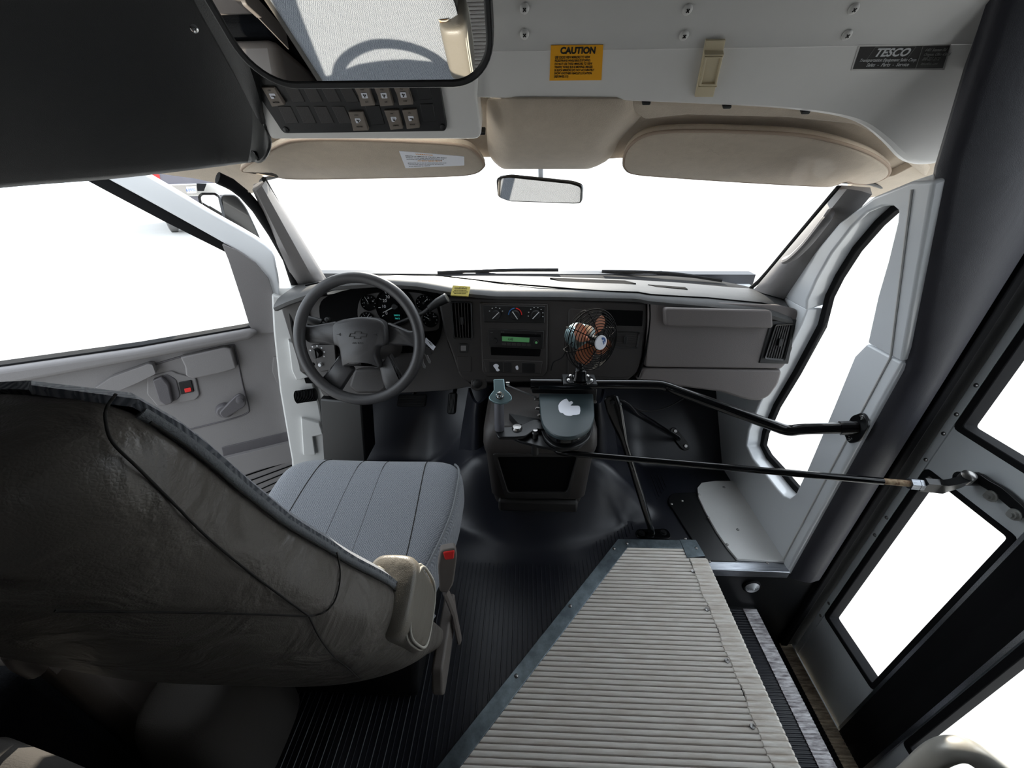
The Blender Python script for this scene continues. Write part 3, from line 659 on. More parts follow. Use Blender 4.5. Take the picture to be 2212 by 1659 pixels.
# trim details
def line(pl, px, r, name, mt, parent, h=.0, n=4, closed=False):
    m = MB(); P = [pl.at(x, y, h) for x, y in px]; P = [V(p) for p in spline(P, n, closed)] if n > 1 else P; m.tube(P, r, 6, closed); return m.build(name, mt, parent, ang=80)
line(DO, [(-100, 895), (100, 862), (240, 838), (300, 800), (410, 765), (496, 746), (508, 756), (524, 830), (537, 880), (532, 893), (500, 905), (420, 925), (300, 955)], .0035, 'panel_groove', K['door_dk'], d1)
bar(DO, [(205, 835), (245, 808), (325, 779), (334, 781), (341, 800), (300, 820), (262, 836)], -.002, .030, 'pull_ledge', K['door'], d1, .010, .004, seg=4)
bar(DO, [(392, 766), (488, 745), (500, 748), (512, 790), (478, 800), (420, 812), (404, 806), (402, 786)], -.002, .026, 'arm_ledge', K['door'], d1, .010, .006, seg=4)
bar(DO, [(318, 812), (372, 800), (384, 806), (424, 815), (432, 852), (424, 862), (372, 872), (340, 876), (318, 850)], -.002, .006, 'handle_bezel', K['door'], d1, .004, .006)
bar(DO, [(332, 818), (362, 806), (382, 818), (391, 852), (384, 862), (360, 870), (346, 862)], -.001, .009, 'handle_recess', K['door_dk'], d1, .003, .008)
bar(DO, [(332, 816), (352, 808), (368, 826), (376, 864), (360, 870), (346, 860)], .002, .024, 'door_handle', K['door_dk'], d1, .008, .006, seg=4)
lk = bar(DO, [(386, 824), (414, 819), (420, 844), (392, 850)], .004, .010, 'lock_switch', K['blackp'], d1, .003, .003)
bar(DO, [(399, 837), (413, 834), (415, 842), (401, 845)], .009, .0125, 'lock_flag', K['red'], lk, .001)
ck = MB(); A = DO.sub(*DO.hit(486, 884)); ck.lathe(A.o, A.n, [(.030, -.002), (.030, .014), (.024, .024), (.001, .026)], 24); ck = ck.build('window_crank', K['door_dk'], d1, bevel=.003)
m = MB(); m.slab(DO, rnd(DO.L([(474, 884), (486, 896), (532, 868), (532, 850), (518, 842), (508, 848)]), .012), .020, .034); m.build('crank_arm', K['door_dk'], ck, bevel=.004, seg=3)
A = DO.sub(*DO.hit(520, 853)); m = MB(); m.lathe(A.o, A.n, [(.013, .03), (.0135, .045), (.011, .055), (.001, .057)], 18); m.build('crank_knob', K['door_dk'], ck)
bar(DO, [(478, 966), (626, 931), (630, 958), (486, 1002)], -.001, .004, 'map_pocket', K['door_dk'], d1, .002, .004)
bar(DO, [(480, 985), (628, 950), (634, 990), (560, 1008), (470, 1040)], -.001, .022, 'pocket_lip', K['door'], d1, .008, .004)
m = MB()
for i in range(10):
    y0, y1 = 1034+i*13, 992+i*10.5; x0 = 512+i*5
    m.tube([DO.at(x0, y0, .003), DO.at(638, y1, .003)], .0028, 6)
m.build('speaker_grille', K['void'], d1)
m = MB(); m.slab(DO, rnd(DO.L([(590, 770), (606, 770), (614, 830), (598, 826), (588, 800)]), .006), 0, .008); m.build('frame_plug', K['door'], d1, bevel=.002)
# body pillar and hinge area seen between the open door and the dashboard
hp = thing('trim_7', 'white painted body pillar with hinge and wiring sleeve beside the open door', 'body pillar', (-.86, 1.36, .1), None, 'structure')
HP = PL((-.84, 1.34, .4), (.45, -.9, 0))
bar(HP, [(586, 640), (640, 660), (655, 760), (690, 880), (712, 1010), (730, 1160), (640, 1160), (630, 1000), (604, 850), (590, 720)], -.10, -.02, 'pillar', K['white'], hp, .006)
m = MB(); m.box((-.98, 1.37, .0), (-.79, 1.50, .80)); m.build('post_sun_block', K['white'], hp)  # box added behind the pillar to block the low sun
bar(HP, [(622, 735), (640, 745), (650, 800), (668, 815), (640, 822), (630, 800)], -.03, .0, 'hinge', K['white'], hp, .004)
bar(HP, [(650, 905), (690, 915), (698, 940), (676, 945), (682, 985), (655, 985)], -.03, -.005, 'hinge', K['white'], hp, .004)
m = MB(); A, B = HP.at(640, 858, .01), HP.at(682, 852, .03); n_ = 13; ax = (B-A)
pr = []
for i in range(n_): pr += [(.020, i/n_*ax.length), (.026, (i+.35)/n_*ax.length), (.026, (i+.6)/n_*ax.length), (.020, (i+.95)/n_*ax.length)]
m.lathe(A, ax, pr, 18); m.build('wiring_sleeve', K['rubber'], hp)
# ================================================================= dashboard
db = thing('dashboard', 'wide charcoal dashboard with gauges, vents, radio and glove box', 'dashboard', (.03, 1.35, .45))
ST = [(-.84, (1.47, .800), (1.30, .800), (1.225, .780)), (-.78, (1.53, .79), (1.29, .818), (1.21, .806)), (-.62, (1.56, .784), (1.30, .856), (1.205, .858)), (-.47, (1.59, .784), (1.30, .864), (1.20, .870)), (-.34, (1.60, .784), (1.30, .858), (1.205, .860)), (-.25, (1.61, .784), (1.31, .834), (1.24, .832)),
      (-.1, (1.61, .784), (1.33, .820), (1.262, .812)), (.1, (1.60, .784), (1.33, .818), (1.265, .810)), (.37, (1.57, .783), (1.33, .814), (1.262, .806)), (.385, (1.57, .783), (1.33, .810), (1.255, .802)), (.6, (1.53, .781), (1.33, .802), (1.245, .786)), (.78, (1.46, .782), (1.31, .790), (1.235, .766)), (.875, (1.41, .79), (1.30, .772), (1.24, .738)), (.895, (1.40, .78), (1.30, .755), (1.255, .72))]
def stat(x):
    x = max(ST[0][0], min(ST[-1][0], x))
    for A, B in zip(ST, ST[1:]):
        if A[0] <= x <= B[0]:
            t = (x-A[0])/(B[0]-A[0]); return [tuple(a+(b-a)*t for a, b in zip(A[i], B[i])) for i in (1, 2, 3)]
m = MB(); rows = []
N_ = 70
for i in range(N_+1):
    x = -.84+1.735*i/N_; (y0, z0), (y1, z1), (y2, z2) = stat(x)
    P = [(y0+.06, z0-.015), (y0, z0), (y0*.7+y1*.3, z0*.7+z1*.3+.004), (y0*.35+y1*.65, z0*.35+z1*.65+.004), (y1, z1), (y1*.5+y2*.5, (z1+z2)/2+.005), (y2+.008, z2+.003), (y2, z2-.005), (y2+.003, z2-.016), (y2+.02, z2-.022), (y2+.09, z2-.022)]
    rows.append([V((x, a, b)) for a, b in P])
m.sheet(rows, .006); m.build('top_pad', K['pad_top'], db, ang=50)
seam = [(-.78, .5), (-.5, .3), (-.3, .28), (-.15, .45), (0, .62), (.2, .8), (.37, .86), (.6, .84), (.86, .8)]
m = MB(); S = []
for x, k in [(a, b) for a, b in spline(seam, 5, False)]:
    (y0, z0), (y1, z1), (y2, z2) = stat(x); 
    if k < .65: t = k/.65; y, z = y0+(y1-y0)*t, z0+(z1-z0)*t+.004
    else: t = (k-.65)/.35; y, z = y1+(y2-y1)*t, z1+(z2-z1)*t+.004
    S.append((x, y, z+.001))
m.tube(S, .0028, 6); m.build('pad_seam', K['void'], db)
# defrost trough and demister grille on the top pad
TPF = PL((.2, 1.47, .8065), (0, 0, 1), (0, 1, 0))
tr = TPF.L([(1188, 600), (1350, 606), (1374, 612), (1345, 615), (1220, 610)]); m = MB(); m.slab(TPF, tr, -.02, .0005); m.build('top_trough', K['void'], db)
tr = TPF.L([(1400, 613), (1480, 619), (1486, 623), (1420, 618)]); m = MB(); m.slab(TPF, tr, -.03, -.002); m.build('demister_grille', K['void'], db)
def dpart(px, h0, h1, name, mt, parent=db, bev=.003, r=0, seg=2, pl=DF, **kw): return bar(pl, px, h0, h1, name, mt, parent, bev, r, seg, **kw)
# left lower dash, cluster binnacle
dpart([(612, 652), (700, 640), (960, 644), (964, 742), (990, 812), (1020, 840), (960, 850), (800, 858), (690, 862), (648, 780), (622, 700)], -.10, -.03, 'lower_dash', K['dash'], bev=.01, r=.01, seg=3)
CL = PL(DF.P(0, 0, .004), DF.n)
m = MB(); lp = CL.L(spline([(684, 655), (720, 634), (780, 622), (860, 618), (920, 626), (948, 650), (952, 700), (940, 745), (900, 765), (700, 765), (684, 700)], 4)); m.slab(CL, lp, -.05, -.028); m.build('cluster_well', K['void'], db)
CF = PL(DF.P(0, 0, -.018), DF.n)
cl = MB(); lp = CF.L(spline([(774, 690), (776, 650), (800, 634), (860, 629), (920, 636), (944, 664), (950, 700), (930, 716), (800, 716)], 4)); cl.slab(CF, lp, -.01, 0); cl = cl.build('gauge_cluster', K['dash_dk'], db, bevel=.002)
def gauge(px, py, r, name, needle, nums=(), lab=None):
    a, b = CF.hit(px, py); A = CF.sub(a, b)
    g = MB(); g.ring(A, circ(0, 0, r*1.08, 32), circ(0, 0, r, 32), 0, .006, .004); g.slab(A, circ(0, 0, r, 32), 0, .0015); g.mi = 1
    for i in range(9):
        t = math.radians(215-i*250/8); cx_, sx_ = math.cos(t), math.sin(t); g.tube([A.P(cx_*r*.82, sx_*r*.82, .0022), A.P(cx_*r*.95, sx_*r*.95, .0022)], r*.018+.0003, 4)
    for k, (deg, s) in enumerate(nums): t = math.radians(deg); g.text(A, math.cos(t)*r*.64, math.sin(t)*r*.64-r*.08, r*.24, s, .002)
    if lab: g.text(A, 0, -r*.6, r*.2, lab, .002)
    t = math.radians(needle); g.tube([A.P(0, 0, .004), A.P(math.cos(t)*r*.78, math.sin(t)*r*.78, .004)], [r*.035+.0003, r*.012+.0003], 5); g.mi = 2
    g.lathe(A.P(0, 0, .002), A.n, [(r*.17, 0), (r*.17, .006), (r*.13, .008), (.0002, .008)], 16)
    return g.build(name, [K['void'], K['ink_w'], K['blackp']], cl)
gauge(854, 662, .062, 'speedometer', 205, ((215, '0'), (180, '10'), (150, '20'), (125, '30'), (100, '40'), (72, '50'), (45, '60')), 'MPH')
gauge(797, 654, .025, 'fuel_gauge', 120, ((180, '0'), (90, '40'), (20, '80')))
gauge(793, 689, .023, 'oil_gauge', 60, ((120, 'L'), (30, 'H')))
gauge(916, 654, .025, 'temperature_gauge', 45, ((170, '0'), (40, '4')))
gauge(930, 690, .025, 'voltmeter', 150, ((120, '9'), (40, '18')))
m = MB(); lp = CF.L([(846, 676), (869, 676), (869, 690), (846, 690)]); m.slab(CF, lp, .002, .004); o = m.build('trip_display', K['void'], cl)
m = MB(); a, b = CF.hit(858, 681); m.text(CF, a, b-.002, .0075, '200532', .0042, sx=.9); a, b = CF.hit(859, 688); m.text(CF, a, b-.002, .0075, '70612', .0042, sx=.9); m.build('trip_digits', K['lcd_t'], cl)
# headlight switch
hs = dpart([(664, 748), (720, 746), (724, 800), (688, 806)], -.03, -.012, 'light_switch_panel', K['dash_dk'], r=.006)
A = DF.sub(*DF.hit(682, 764)); m = MB(); m.lathe(A.o, A.n, [(.018, -.014), (.018, -.006), (.013, .006), (.0005, .006)], 20); m.slab(A, rrect(-.004, -.017, .004, .017, .003), .004, .012); m.build('light_knob', K['blackp'], hs)
m = MB()
for i in range(6): t = math.radians(160-i*38); m.slab(A, circ(math.cos(t)*.026, math.sin(t)*.026, .0028, 8), -.013, -.011)
m.build('switch_mark', K['ink_w'], hs)
for px in (672, 690): q = DF.sub(*DF.hit(px, 789)); m = MB(); m.lathe(q.o, q.n, [(.007, -.014), (.007, -.004), (.0055, .0), (.0005, 0)], 14); m.build('dimmer_knob', K['ink_w'] if px > 680 else K['blackp'], hs)
# left end cap vent
def vent(px, name, lab, pl=DF, nsl=5, vert=True, tab=True, parent=db, depth=.0, hz=1):
    """frame, dark well, slats and thumb tab; px = four corners tl tr br bl"""
    L4 = pl.L(px); v = MB(); out = rnd(L4, .008); mid = rnd([tuple(p) for p in inset(L4, -.005 if False else .005)], .006)
    if len(out) != len(mid): mid = mid[:len(out)]
    v.ring(pl, out, mid, depth-.004, depth+.006, depth+.003); v = v.build(name, K['blackp'], parent, label=lab)
    m = MB(); m.slab(pl, inset(L4, .004), depth-.03, depth-.002); m.build('vent_well', K['void'], v)
    tl, tr_, br, bl = [V(p) for p in inset(L4, .005)]
    for i in range(1, nsl+1):
        t = i/(nsl+1); a, b = (tl.lerp(tr_, t), bl.lerp(br, t)) if vert else (tl.lerp(bl, t), tr_.lerp(br, t))
        e = (b-a).normalized(); nn = V((-e.y, e.x))*.0011
        m = MB(); m.slab(pl, [tuple(a+nn), tuple(a-nn), tuple(b-nn), tuple(b+nn)], depth-.008, depth+.002); m.build('slat', K['dash_lt'] if False else K['dash_dk'], v)
    for i in range(1, 4):
        t = i/4; a, b = (tl.lerp(bl, t), tr_.lerp(br, t)) if vert else (tl.lerp(tr_, t), bl.lerp(br, t))
        m = MB(); m.tube([pl.P(*a, depth-.006), pl.P(*b, depth-.006)], .0010, 4); m.build('cross_bar', K['dash_dk'], v)
    if tab:
        cpt = (tl+tr_+bl+br)/4; m = MB(); m.slab(pl, rrect(cpt.x-.005, cpt.y-.013, cpt.x+.005, cpt.y+.013, .003), depth-.002, depth+.010); m.build('thumb_tab', K['blackp'], v, bevel=.001)
    return v
vent([(616, 662), (654, 660), (662, 735), (628, 738)], 'side_vent', None, nsl=5, tab=False, depth=-.022)
# centre fascia
cf = dpart([(944, 640), (1100, 644), (1250, 648), (1398, 654), (1398, 700), (1388, 772), (1376, 806), (1355, 823), (1200, 826), (1010, 828), (992, 812), (978, 770), (960, 720)], -.08, 0, 'centre_fascia', K['dash_dk'], bev=.008, r=.012, seg=3)
bez = dpart([(1036, 653), (1184, 656), (1182, 800), (1172, 813), (1052, 813), (1042, 800)], -.002, .007, 'stack_bezel', K['dash_dk'], cf, .004, .006, 3)
vent([(973, 650), (1020, 652), (1022, 733), (980, 731)], 'centre_vent', None, nsl=5, depth=.003)
hv = dpart([(1043, 658), (1178, 661), (1176, 697), (1046, 695)], .006, .010, 'climate_panel', K['blackp'], db, .002, .003)
for px, mark, rot in ((1072, None, -.8), (1113, 1, .6), (1157, None, -.75)):
    A = DF.sub(*DF.hit(px, 679)); k = MB(); k.lathe(A.o, A.n, [(.017, .009), (.0165, .020), (.014, .024), (.0005, .024)], 24); k.mi = 1
    cr_, sr_ = math.cos(rot), math.sin(rot); R_ = lambda q: (q[0]*cr_-q[1]*sr_, q[0]*sr_+q[1]*cr_); k.slab(A, [R_(q) for q in ((-.0012, -.015), (.0012, -.015), (.0012, .015), (-.0012, .015))], .024, .0255); kn = k.build('climate_knob', [K['blackp'], K['ink_w']], hv)
    m = MB()
    if mark:
        n_ = 16; o_ = circ(0, 0, .0235, n_, None, 0, PI); i_ = circ(0, 0, .0205, n_, None, 0, PI)
        m.slab(A, [o_[j] for j in range(8)]+[i_[j] for j in range(7, -1, -1)], .010, .0115); m.build('warm_arc', K['red'], hv)
        m = MB(); m.slab(A, [o_[j] for j in range(8, 16)]+[i_[j] for j in range(15, 7, -1)], .010, .0115); m.build('cool_arc', K['blue'], hv)
    else:
        for i in range(5 if px < 1100 else 8): t = math.radians((150-30*i) if px < 1100 else (190-29*i)); m.slab(A, rrect(math.cos(t)*.025-.002, math.sin(t)*.025-.0012, math.cos(t)*.025+.002, math.sin(t)*.025+.0012, .0005, 1), .010, .0112)
        m.build('scale_mark', K['ink_w'], hv)
rd = dpart([(1054, 709), (1175, 714), (1173, 752), (1056, 746)], .004, .012, 'radio', K['blackp'], db, .002, .003)
m = MB(); m.slab(DF, DF.L([(1082, 718), (1168, 721), (1168, 727), (1082, 724)]), .011, .0125); m.build('disc_slot', K['void'], rd)
m = MB(); m.slab(DF, DF.L([(1085, 725), (1144, 728), (1143, 738), (1085, 735)]), .011, .0128); m.build('radio_display', K['lcd'], rd)
m = MB(); a, b = DF.hit(1103, 732); m.text(DF, a, b-.003, .013, '4:48', .0130, sx=.8); m.build('clock_digits', K['ink'], rd)
for px, py, mt in ((1069, 734, 'blackp'), (1158, 737, 'blackp')):
    A = DF.sub(*DF.hit(px, py)); k = MB(); k.lathe(A.o, A.n, [(.0105, .010), (.0105, .012), (.0085, .0125), (.008, .022), (.0005, .022)], 20); kb = k.build('radio_knob', K[mt], rd)
    if px > 1100: k = MB(); k.lathe(A.o, A.n, [(.0045, .0215), (.004, .0228), (.0003, .023)], 12); k.build('knob_light', K['lcd'], kb) if False else k.build('knob_light', K['lcd'], rd)
for i in range(6):
    m = MB(); x0 = 1085+i*10.5; m.slab(DF, DF.L([(x0, 738.5+i*.45), (x0+8.5, 739+i*.45), (x0+8.5, 744+i*.45), (x0, 743.5+i*.45)]), .011, .0135); m.build('preset_button', K['dash_dk'], rd, bevel=.0006)
for px, py, s, al in ((1082, 716, 'AM FM', 'LEFT'), (1155, 720.5, 'CD', 'LEFT'), (1060, 717, 'AUX', 'LEFT')): a, b = DF.hit(px, py); m = MB(); m.text(DF, a, b-.001, .0042, s, .0122, al); m.build('radio_lettering', K['ink_g'], rd)
dpart([(1060, 748), (1168, 753), (1166, 769), (1061, 766)], .004, .0085, 'storage_slot', K['void'], cf, .002, .003)
sp_ = dpart([(1044, 775), (1172, 779), (1168, 806), (1050, 803)], .004, .009, 'switch_blank_row', K['dash_dk'], cf, .002, .003)
for q in ([(1057, 779), (1086, 780), (1086, 802), (1057, 801)], [(1088, 780), (1106, 781), (1106, 803), (1088, 802)], [(1127, 782), (1156, 783), (1156, 804), (1127, 803)]): bar(DF, q, .008, .0105, 'blank_plate', K['blackp'], cf, .001)
sm = lambda px: DF.L(spline(px, 3))
m = MB(); m.slab(DF, sm([(1066, 788), (1072, 784), (1078, 788), (1076, 793), (1080, 798), (1074, 800), (1070, 794)]), .0102, .0112); m.build('sticker_residue', K['sticker_w'], cf)
m = MB(); m.slab(DF, sm([(1114, 790), (1118, 788), (1120, 793), (1119, 797), (1115, 796)]), .0085, .0100); m.build('sticker_residue', K['sticker_w'], cf)
dpart([(991, 742), (1011, 742), (1011, 761), (991, 761)], -.001, .004, 'rear_defog_bezel', K['blackp'], cf, .002, .005)
o = dpart([(996, 746), (1007, 746), (1007, 757), (996, 757)], .003, .007, 'defog_button', K['door'], cf, .001, .002)
dpart([(988, 770), (1018, 771), (1018, 803), (990, 802)], -.001, .003, 'blank_cover', K['dash_dk'], cf, .0015)
dpart([(1018, 819), (1050, 816), (1052, 838), (1030, 846), (1016, 838)], -.02, .002, 'outlet_housing', K['dash_dk'], cf, .004, .008)
A = DF.sub(*DF.hit(1031, 828)); m = MB(); m.lathe(A.o, A.n, [(.017, .0), (.017, .006), (.013, .009), (.0005, .009)], 20); m.build('power_outlet_cap', K['blackp'], cf)
# right end of the fascia behind the fan
dpart([(1228, 666), (1392, 670), (1386, 770), (1372, 806), (1350, 815), (1226, 812)], -.001, .004, 'passenger_bezel', K['dash_dk'], cf, .004, .012, 3)
dpart([(1300, 668), (1388, 671), (1386, 704), (1300, 702)], .002, .0062, 'cubby_recess', K['void'], cf, .001, .003)
vent([(1320, 714), (1382, 716), (1376, 752), (1320, 750)], 'centre_vent', None, nsl=6, vert=False, depth=.004)
# glove side
GL = PL(DF.P(.2, 0, .012), DF.n)
dpart([(1402, 650), (1560, 654), (1690, 660), (1722, 668), (1728, 700), (1716, 745), (1700, 784), (1688, 797), (1394, 793), (1400, 720)], -.09, 0, 'glove_box_door', K['dash_lt'], db, .008, .008, 3, GL)
dpart([(1392, 796), (1692, 800), (1684, 830), (1664, 858), (1640, 868), (1610, 864), (1560, 848), (1376, 824)], -.10, -.004, 'knee_panel', K['dash_lt'], db, .010, .014, 3, GL)
sh = dpart([(1430, 662), (1658, 668), (1660, 706), (1432, 702)], -.002, .028, 'glove_box_ledge', K['dash_lt'], db, .010, .012, 4, GL)
RV = PL(GL.at(1685, 735, .0), GL.n)
vent([(1672, 700), (1712, 698), (1692, 778), (1648, 774)], 'side_vent', None, pl=RV, nsl=6, depth=.004)
m = MB(); m.slab(RV, RV.L([(1664, 692), (1722, 690), (1702, 786), (1638, 784)]), -.03, .0035); m.build('vent_surround', K['blackp'], db, bevel=.003)
m = MB(); P = [(1403, 648), (1404, 690), (1398, 740), (1390, 780), (1378, 815)]; m.tube([V(p) for p in spline([DF.at(x, y, .010) for x, y in P], 4, False)], .003, 6); m.build('fascia_seam', K['void'], db)
# under-dash backing
m = MB(); m.box((-.85, 1.278, .50), (-.76, 1.42, .785)); m.build('sun_block', K['dash_dk'], db, bevel=.006)  # box added behind the side vent to stop sun passing its slats
m = MB(); m.box((-.92, 1.34, .42), (.78, 1.5, .70)); m.build('under_dash', K['void'], db)  # backing, its left end widened to block the low sun
m = MB(); lp = [DF.at(x, y, -.03) for x, y in ((690, 862), (780, 870), (790, 1000), (700, 1010))]; m.prism(lp, [p+V((0, .12, 0)) for p in lp]); m.build('kick_panel', K['blackp'], db, bevel=.006)
lb = MB(); LBP = PL((-.17, 1.238, .830), (0, -.8, .6), (0, .6, .8)); q = LBP.L([(979, 618), (1016, 620), (1011, 641), (974, 639)]); lb.slab(LBP, q, -.003, .006); lb = lb.build('dash_label', K['sticker_y2']); tag(lb, 'small yellow warning label on the dash edge beside the gear lever', 'label')
m = MB(); a, b = LBP.hit(996, 624); m.text(LBP, a, b-.003, .0085, 'WARNING', .0064)
for i, s in enumerate(('DO NOT EXCEED LIMIT', 'PLATFORM MUST BE DOWN', 'SEE OWNERS MANUAL')): m.text(LBP, a-.001, b-.0085-.0052*i, .0038, s, .0064)
m.build('label_lettering', K['ink'], lb)
# ================================================================= steering wheel and column
WN = V((0, -.94, .342)).normalized(); WP = PL((-.503, 1.075, .728), WN)
stw = thing('steering_wheel', 'four-spoke dark grey steering wheel with bow-tie emblem', 'steering wheel', (-.503, 1.1, .52))
m = MB(); m.tube([WP.P(math.cos(t)*.184, math.sin(t)*.184) for t in [2*PI*i/72 for i in range(72)]], .0165, 14, True); m.build('rim', K['wheel'], stw, ang=80)
def spoke(px, name='spoke'):
    m = MB(); lp = WP.L(px, .0); m.slab(WP, rnd(lp, .008), -.036, -.012, .006); m.build(name, K['wheel'], stw, bevel=.006, seg=3, ang=60)
spoke([(650, 702), (665, 704), (720, 694), (722, 748), (700, 744), (660, 742), (642, 726)])
spoke([(832, 696), (880, 716), (902, 712), (908, 735), (895, 752), (880, 748), (832, 746)])
spoke([(726, 768), (752, 790), (760, 800), (728, 850), (712, 854), (682, 822), (700, 808)])
spoke([(815, 792), (838, 764), (862, 820), (880, 818), (856, 850), (836, 858), (822, 826)])
m = MB(); pad = spline([(716, 712), (724, 696), (752, 688), (785, 685), (818, 690), (832, 706), (835, 735), (830, 746), (816, 750), (812, 768), (820, 792), (812, 796), (796, 790), (762, 788), (746, 794), (738, 788), (732, 752), (720, 742)], 4)
m.slab(WP, WP.L(pad, .01), -.03, .016, .008); hb = m.build('airbag_cover', K['wheel'], stw, bevel=.005, seg=3, ang=55)
m = MB(); EM = WP.sub(*WP.hit(772, 724, .016), .016)
o_ = [(-.026, -.0055), (-.010, -.0055), (-.0115, -.011), (.0095, -.011), (.0105, -.0055), (.0255, -.0055), (.030, .0055), (.0125, .0055), (.0135, .011), (-.0075, .011), (-.0085, .0055), (-.0215, .0055)]
m.ring(EM, o_, inset(o_, .0016) if True else o_, 0, .0016); m.build('emblem', K['ink'], hb)
m = MB(); m.text(EM, 0, -.026, .0075, 'AIR BAG', .0004, sx=1.2)
for sx_ in (-1, 1): m.tube([EM.P(sx_*.056-.006, .002, .001), EM.P(sx_*.056, .002, .001), EM.P(sx_*.056+.004, .006, .001), EM.P(sx_*.056+.004, -.002, .001), EM.P(sx_*.056, .002, .001)], .0006, 4)
m.build('cover_lettering', K['ink'], hb)
sc = thing('steering_column', 'dark steering column with stalk and gear lever behind the wheel', 'steering column', (-.5, 1.2, .55))
m = MB(); rg = []
for t, w_, h_ in ((.0, .034, .034), (.03, .05, .05), (.08, .062, .06), (.2, .066, .068), (.27, .066, .068)):
    q = WP.P(0, -.012, -.03-t); rg.append([q+WP.x*(w_*(abs(math.cos(a))**.7)*(1 if math.cos(a) > 0 else -1))+WP.y*(h_*(abs(math.sin(a))**.7)*(1 if math.sin(a) > 0 else -1)) for a in [2*PI*i/24 for i in range(24)]])
m.loft(rg); m.build('shroud', K['dash'], sc, ang=50)
m = MB(); lp = WP.L([(764, 798), (826, 796), (836, 838), (822, 850), (770, 850), (752, 836)], -.13); m.slab(WP, rnd(lp, .01), -.20, -.13); m.build('lower_shroud', K['dash'], sc, bevel=.012, seg=3)
m = MB(); m.tube([WP.P(-.05, .02, -.07), WP.at(700, 700, -.06), WP.at(692, 697, -.055)], .007, 10); m.tube([WP.at(696, 698, -.055), WP.at(664, 690, -.05)], .013, 12); m.lathe(WP.at(712, 691, -.07), WP.n, [(.008, 0), (.008, .02), (.001, .022)], 12); m.build('turn_signal_stalk', K['blackp'], sc, bevel=.002)
m = MB(); P = [WP.P(.05, .03, -.08), WP.at(915, 676, -.075), WP.at(930, 664, -.07)]; m.tube(P, .007, 10); m.tube([WP.at(926, 667, -.07), WP.at(945, 654, -.065), WP.at(966, 643, -.06)], [.010, .014, .0155], 14); m.build('gear_lever', K['blackp'], sc, bevel=.003)
m = MB(); A = WP.sub(*WP.hit(905, 745, -.11), -.11); m.lathe(A.o, A.n, [(.022, -.05), (.022, .0), (.016, .006), (.001, .006)], 18); m.build('ignition_lock', K['blackp'], sc)
# keys hanging from the ignition
kr_ = thing('key_ring', 'bunch of keys and paper tag hanging from the ignition lock', 'keys', A.P(.02, -.06, .02))
KP = PL(WP.at(925, 760, -.085), (-.1, -1, .1))
def kpiece(px, name, mt, h=.002, hh=.0): m = MB(); m.slab(KP, KP.L(px), hh, hh+h); return m.build(name, mt, kr_, bevel=.0005)
kpiece([(921, 728), (942, 748), (937, 756), (932, 752), (918, 738)], 'tag', K['sticker_w'], .001, .004)
m = MB(); a, b = KP.hit(929, 742); m.text(KP, a, b, .011, '1441', .0054, rot=-.85); m.build('tag_lettering', K['ink'], kr_)
kpiece([(914, 745), (928, 752), (934, 764), (922, 766), (912, 756)], 'key_fob', K['blackp'], .006)
kpiece([(917, 763), (922, 762), (926, 772), (931, 780), (930, 785), (926, 784), (922, 776)], 'key', K['steel'])
kpiece([(912, 772), (916, 774), (916, 782), (921, 790), (920, 795), (915, 793), (912, 784)], 'key', K['steel'], .002, .004)
# ================================================================= pedals
def pedal(name, label, px, Y0, nr, vert):
    t = thing(name, label, 'pedal', atY(*px[2], Y0)); pp = PL(atY(*px[0], Y0), (0, -.87, .5)); L4 = pp.L(px)
    m = MB(); m.slab(pp, rnd(L4, .012), -.012, 0); m.build('pad', K['rubber'], t, bevel=.003)
    tl, tr_, br, bl = [V(p) for p in inset(L4, .006)]; m = MB()
    for i in range(nr):
        q = (i+.5)/nr; a, b = (tl.lerp(tr_, q), bl.lerp(br, q)) if vert else (tl.lerp(bl, q), tr_.lerp(br, q)); m.tube([pp.P(*a, .0005), pp.P(*b, .0005)], .0022, 6)
    m.build('rib', K['blackp'], t)
    m = MB(); q = pp.P(*((tl+tr_+bl+br)/4), -.01); m.tube([q, q+V((0, .08, .02)), q+V((0, .26, .02))], .009, 8); m.build('pedal_arm', K['satin_black'], t)
pedal('brake_pedal', 'wide ribbed rubber brake pedal under the steering wheel', [(860, 852), (922, 852), (919, 879), (856, 879)], 1.36, 6, False)
pedal('accelerator_pedal', 'tall narrow ribbed accelerator pedal beside the engine cover', [(968, 848), (988, 848), (984, 895), (965, 895)], 1.33, 5, True)
# ================================================================= driver seat
seat = thing('driver_seat', 'high-backed grey driver seat with vinyl back and woven cushion', 'seat', (-.43, .5, 0))
SX = -.432
def spl1(tab, z):
    for (z0, v0), (z1, v1) in zip(tab, tab[1:]):
        if z <= z1: t = max(0, (z-z0)/(z1-z0)); t = t*t*(3-2*t)*.5+t*.5; return v0+(v1-v0)*t
    return tab[-1][1]
WID = [(.295, .262), (.42, .268), (.55, .270), (.70, .252), (.80, .222), (.90, .200), (1.0, .195), (1.045, .188), (1.065, .172), (1.10, .10)]
YF = lambda z: .16+.35*(1.2-z)
TH = [(.295, .075), (.45, .115), (.7, .125), (.95, .115), (1.05, .10), (1.10, .05)]
def back_ring(z, k=1.0, n=40):
    w_ = spl1(WID, z)*k; yf = YF(z); th = spl1(TH, z)*k; yc = yf-spl1(TH, z)*.5; out = []
    for i in range(n):
        a = 2*PI*i/n; ca, sa = math.cos(a), math.sin(a)
        ex = .62 if sa > 0 else .80
        x = w_*math.copysign(abs(ca)**.62, ca); y = th*(.5 if sa > 0 else .62)*math.copysign(abs(sa)**ex, sa)
        if sa > 0: y += .022*abs(x/w_)**3 - .012*(1-abs(x/w_))          # side bolsters
        else: y += .018*abs(x/w_)**2 + (.09*min(1, abs(x/w_))**2 if x < 0 else 0)
        out.append(V((SX+x*(1 if x > 0 else min(1, .222/w_)), yc+y, z)))
    return out
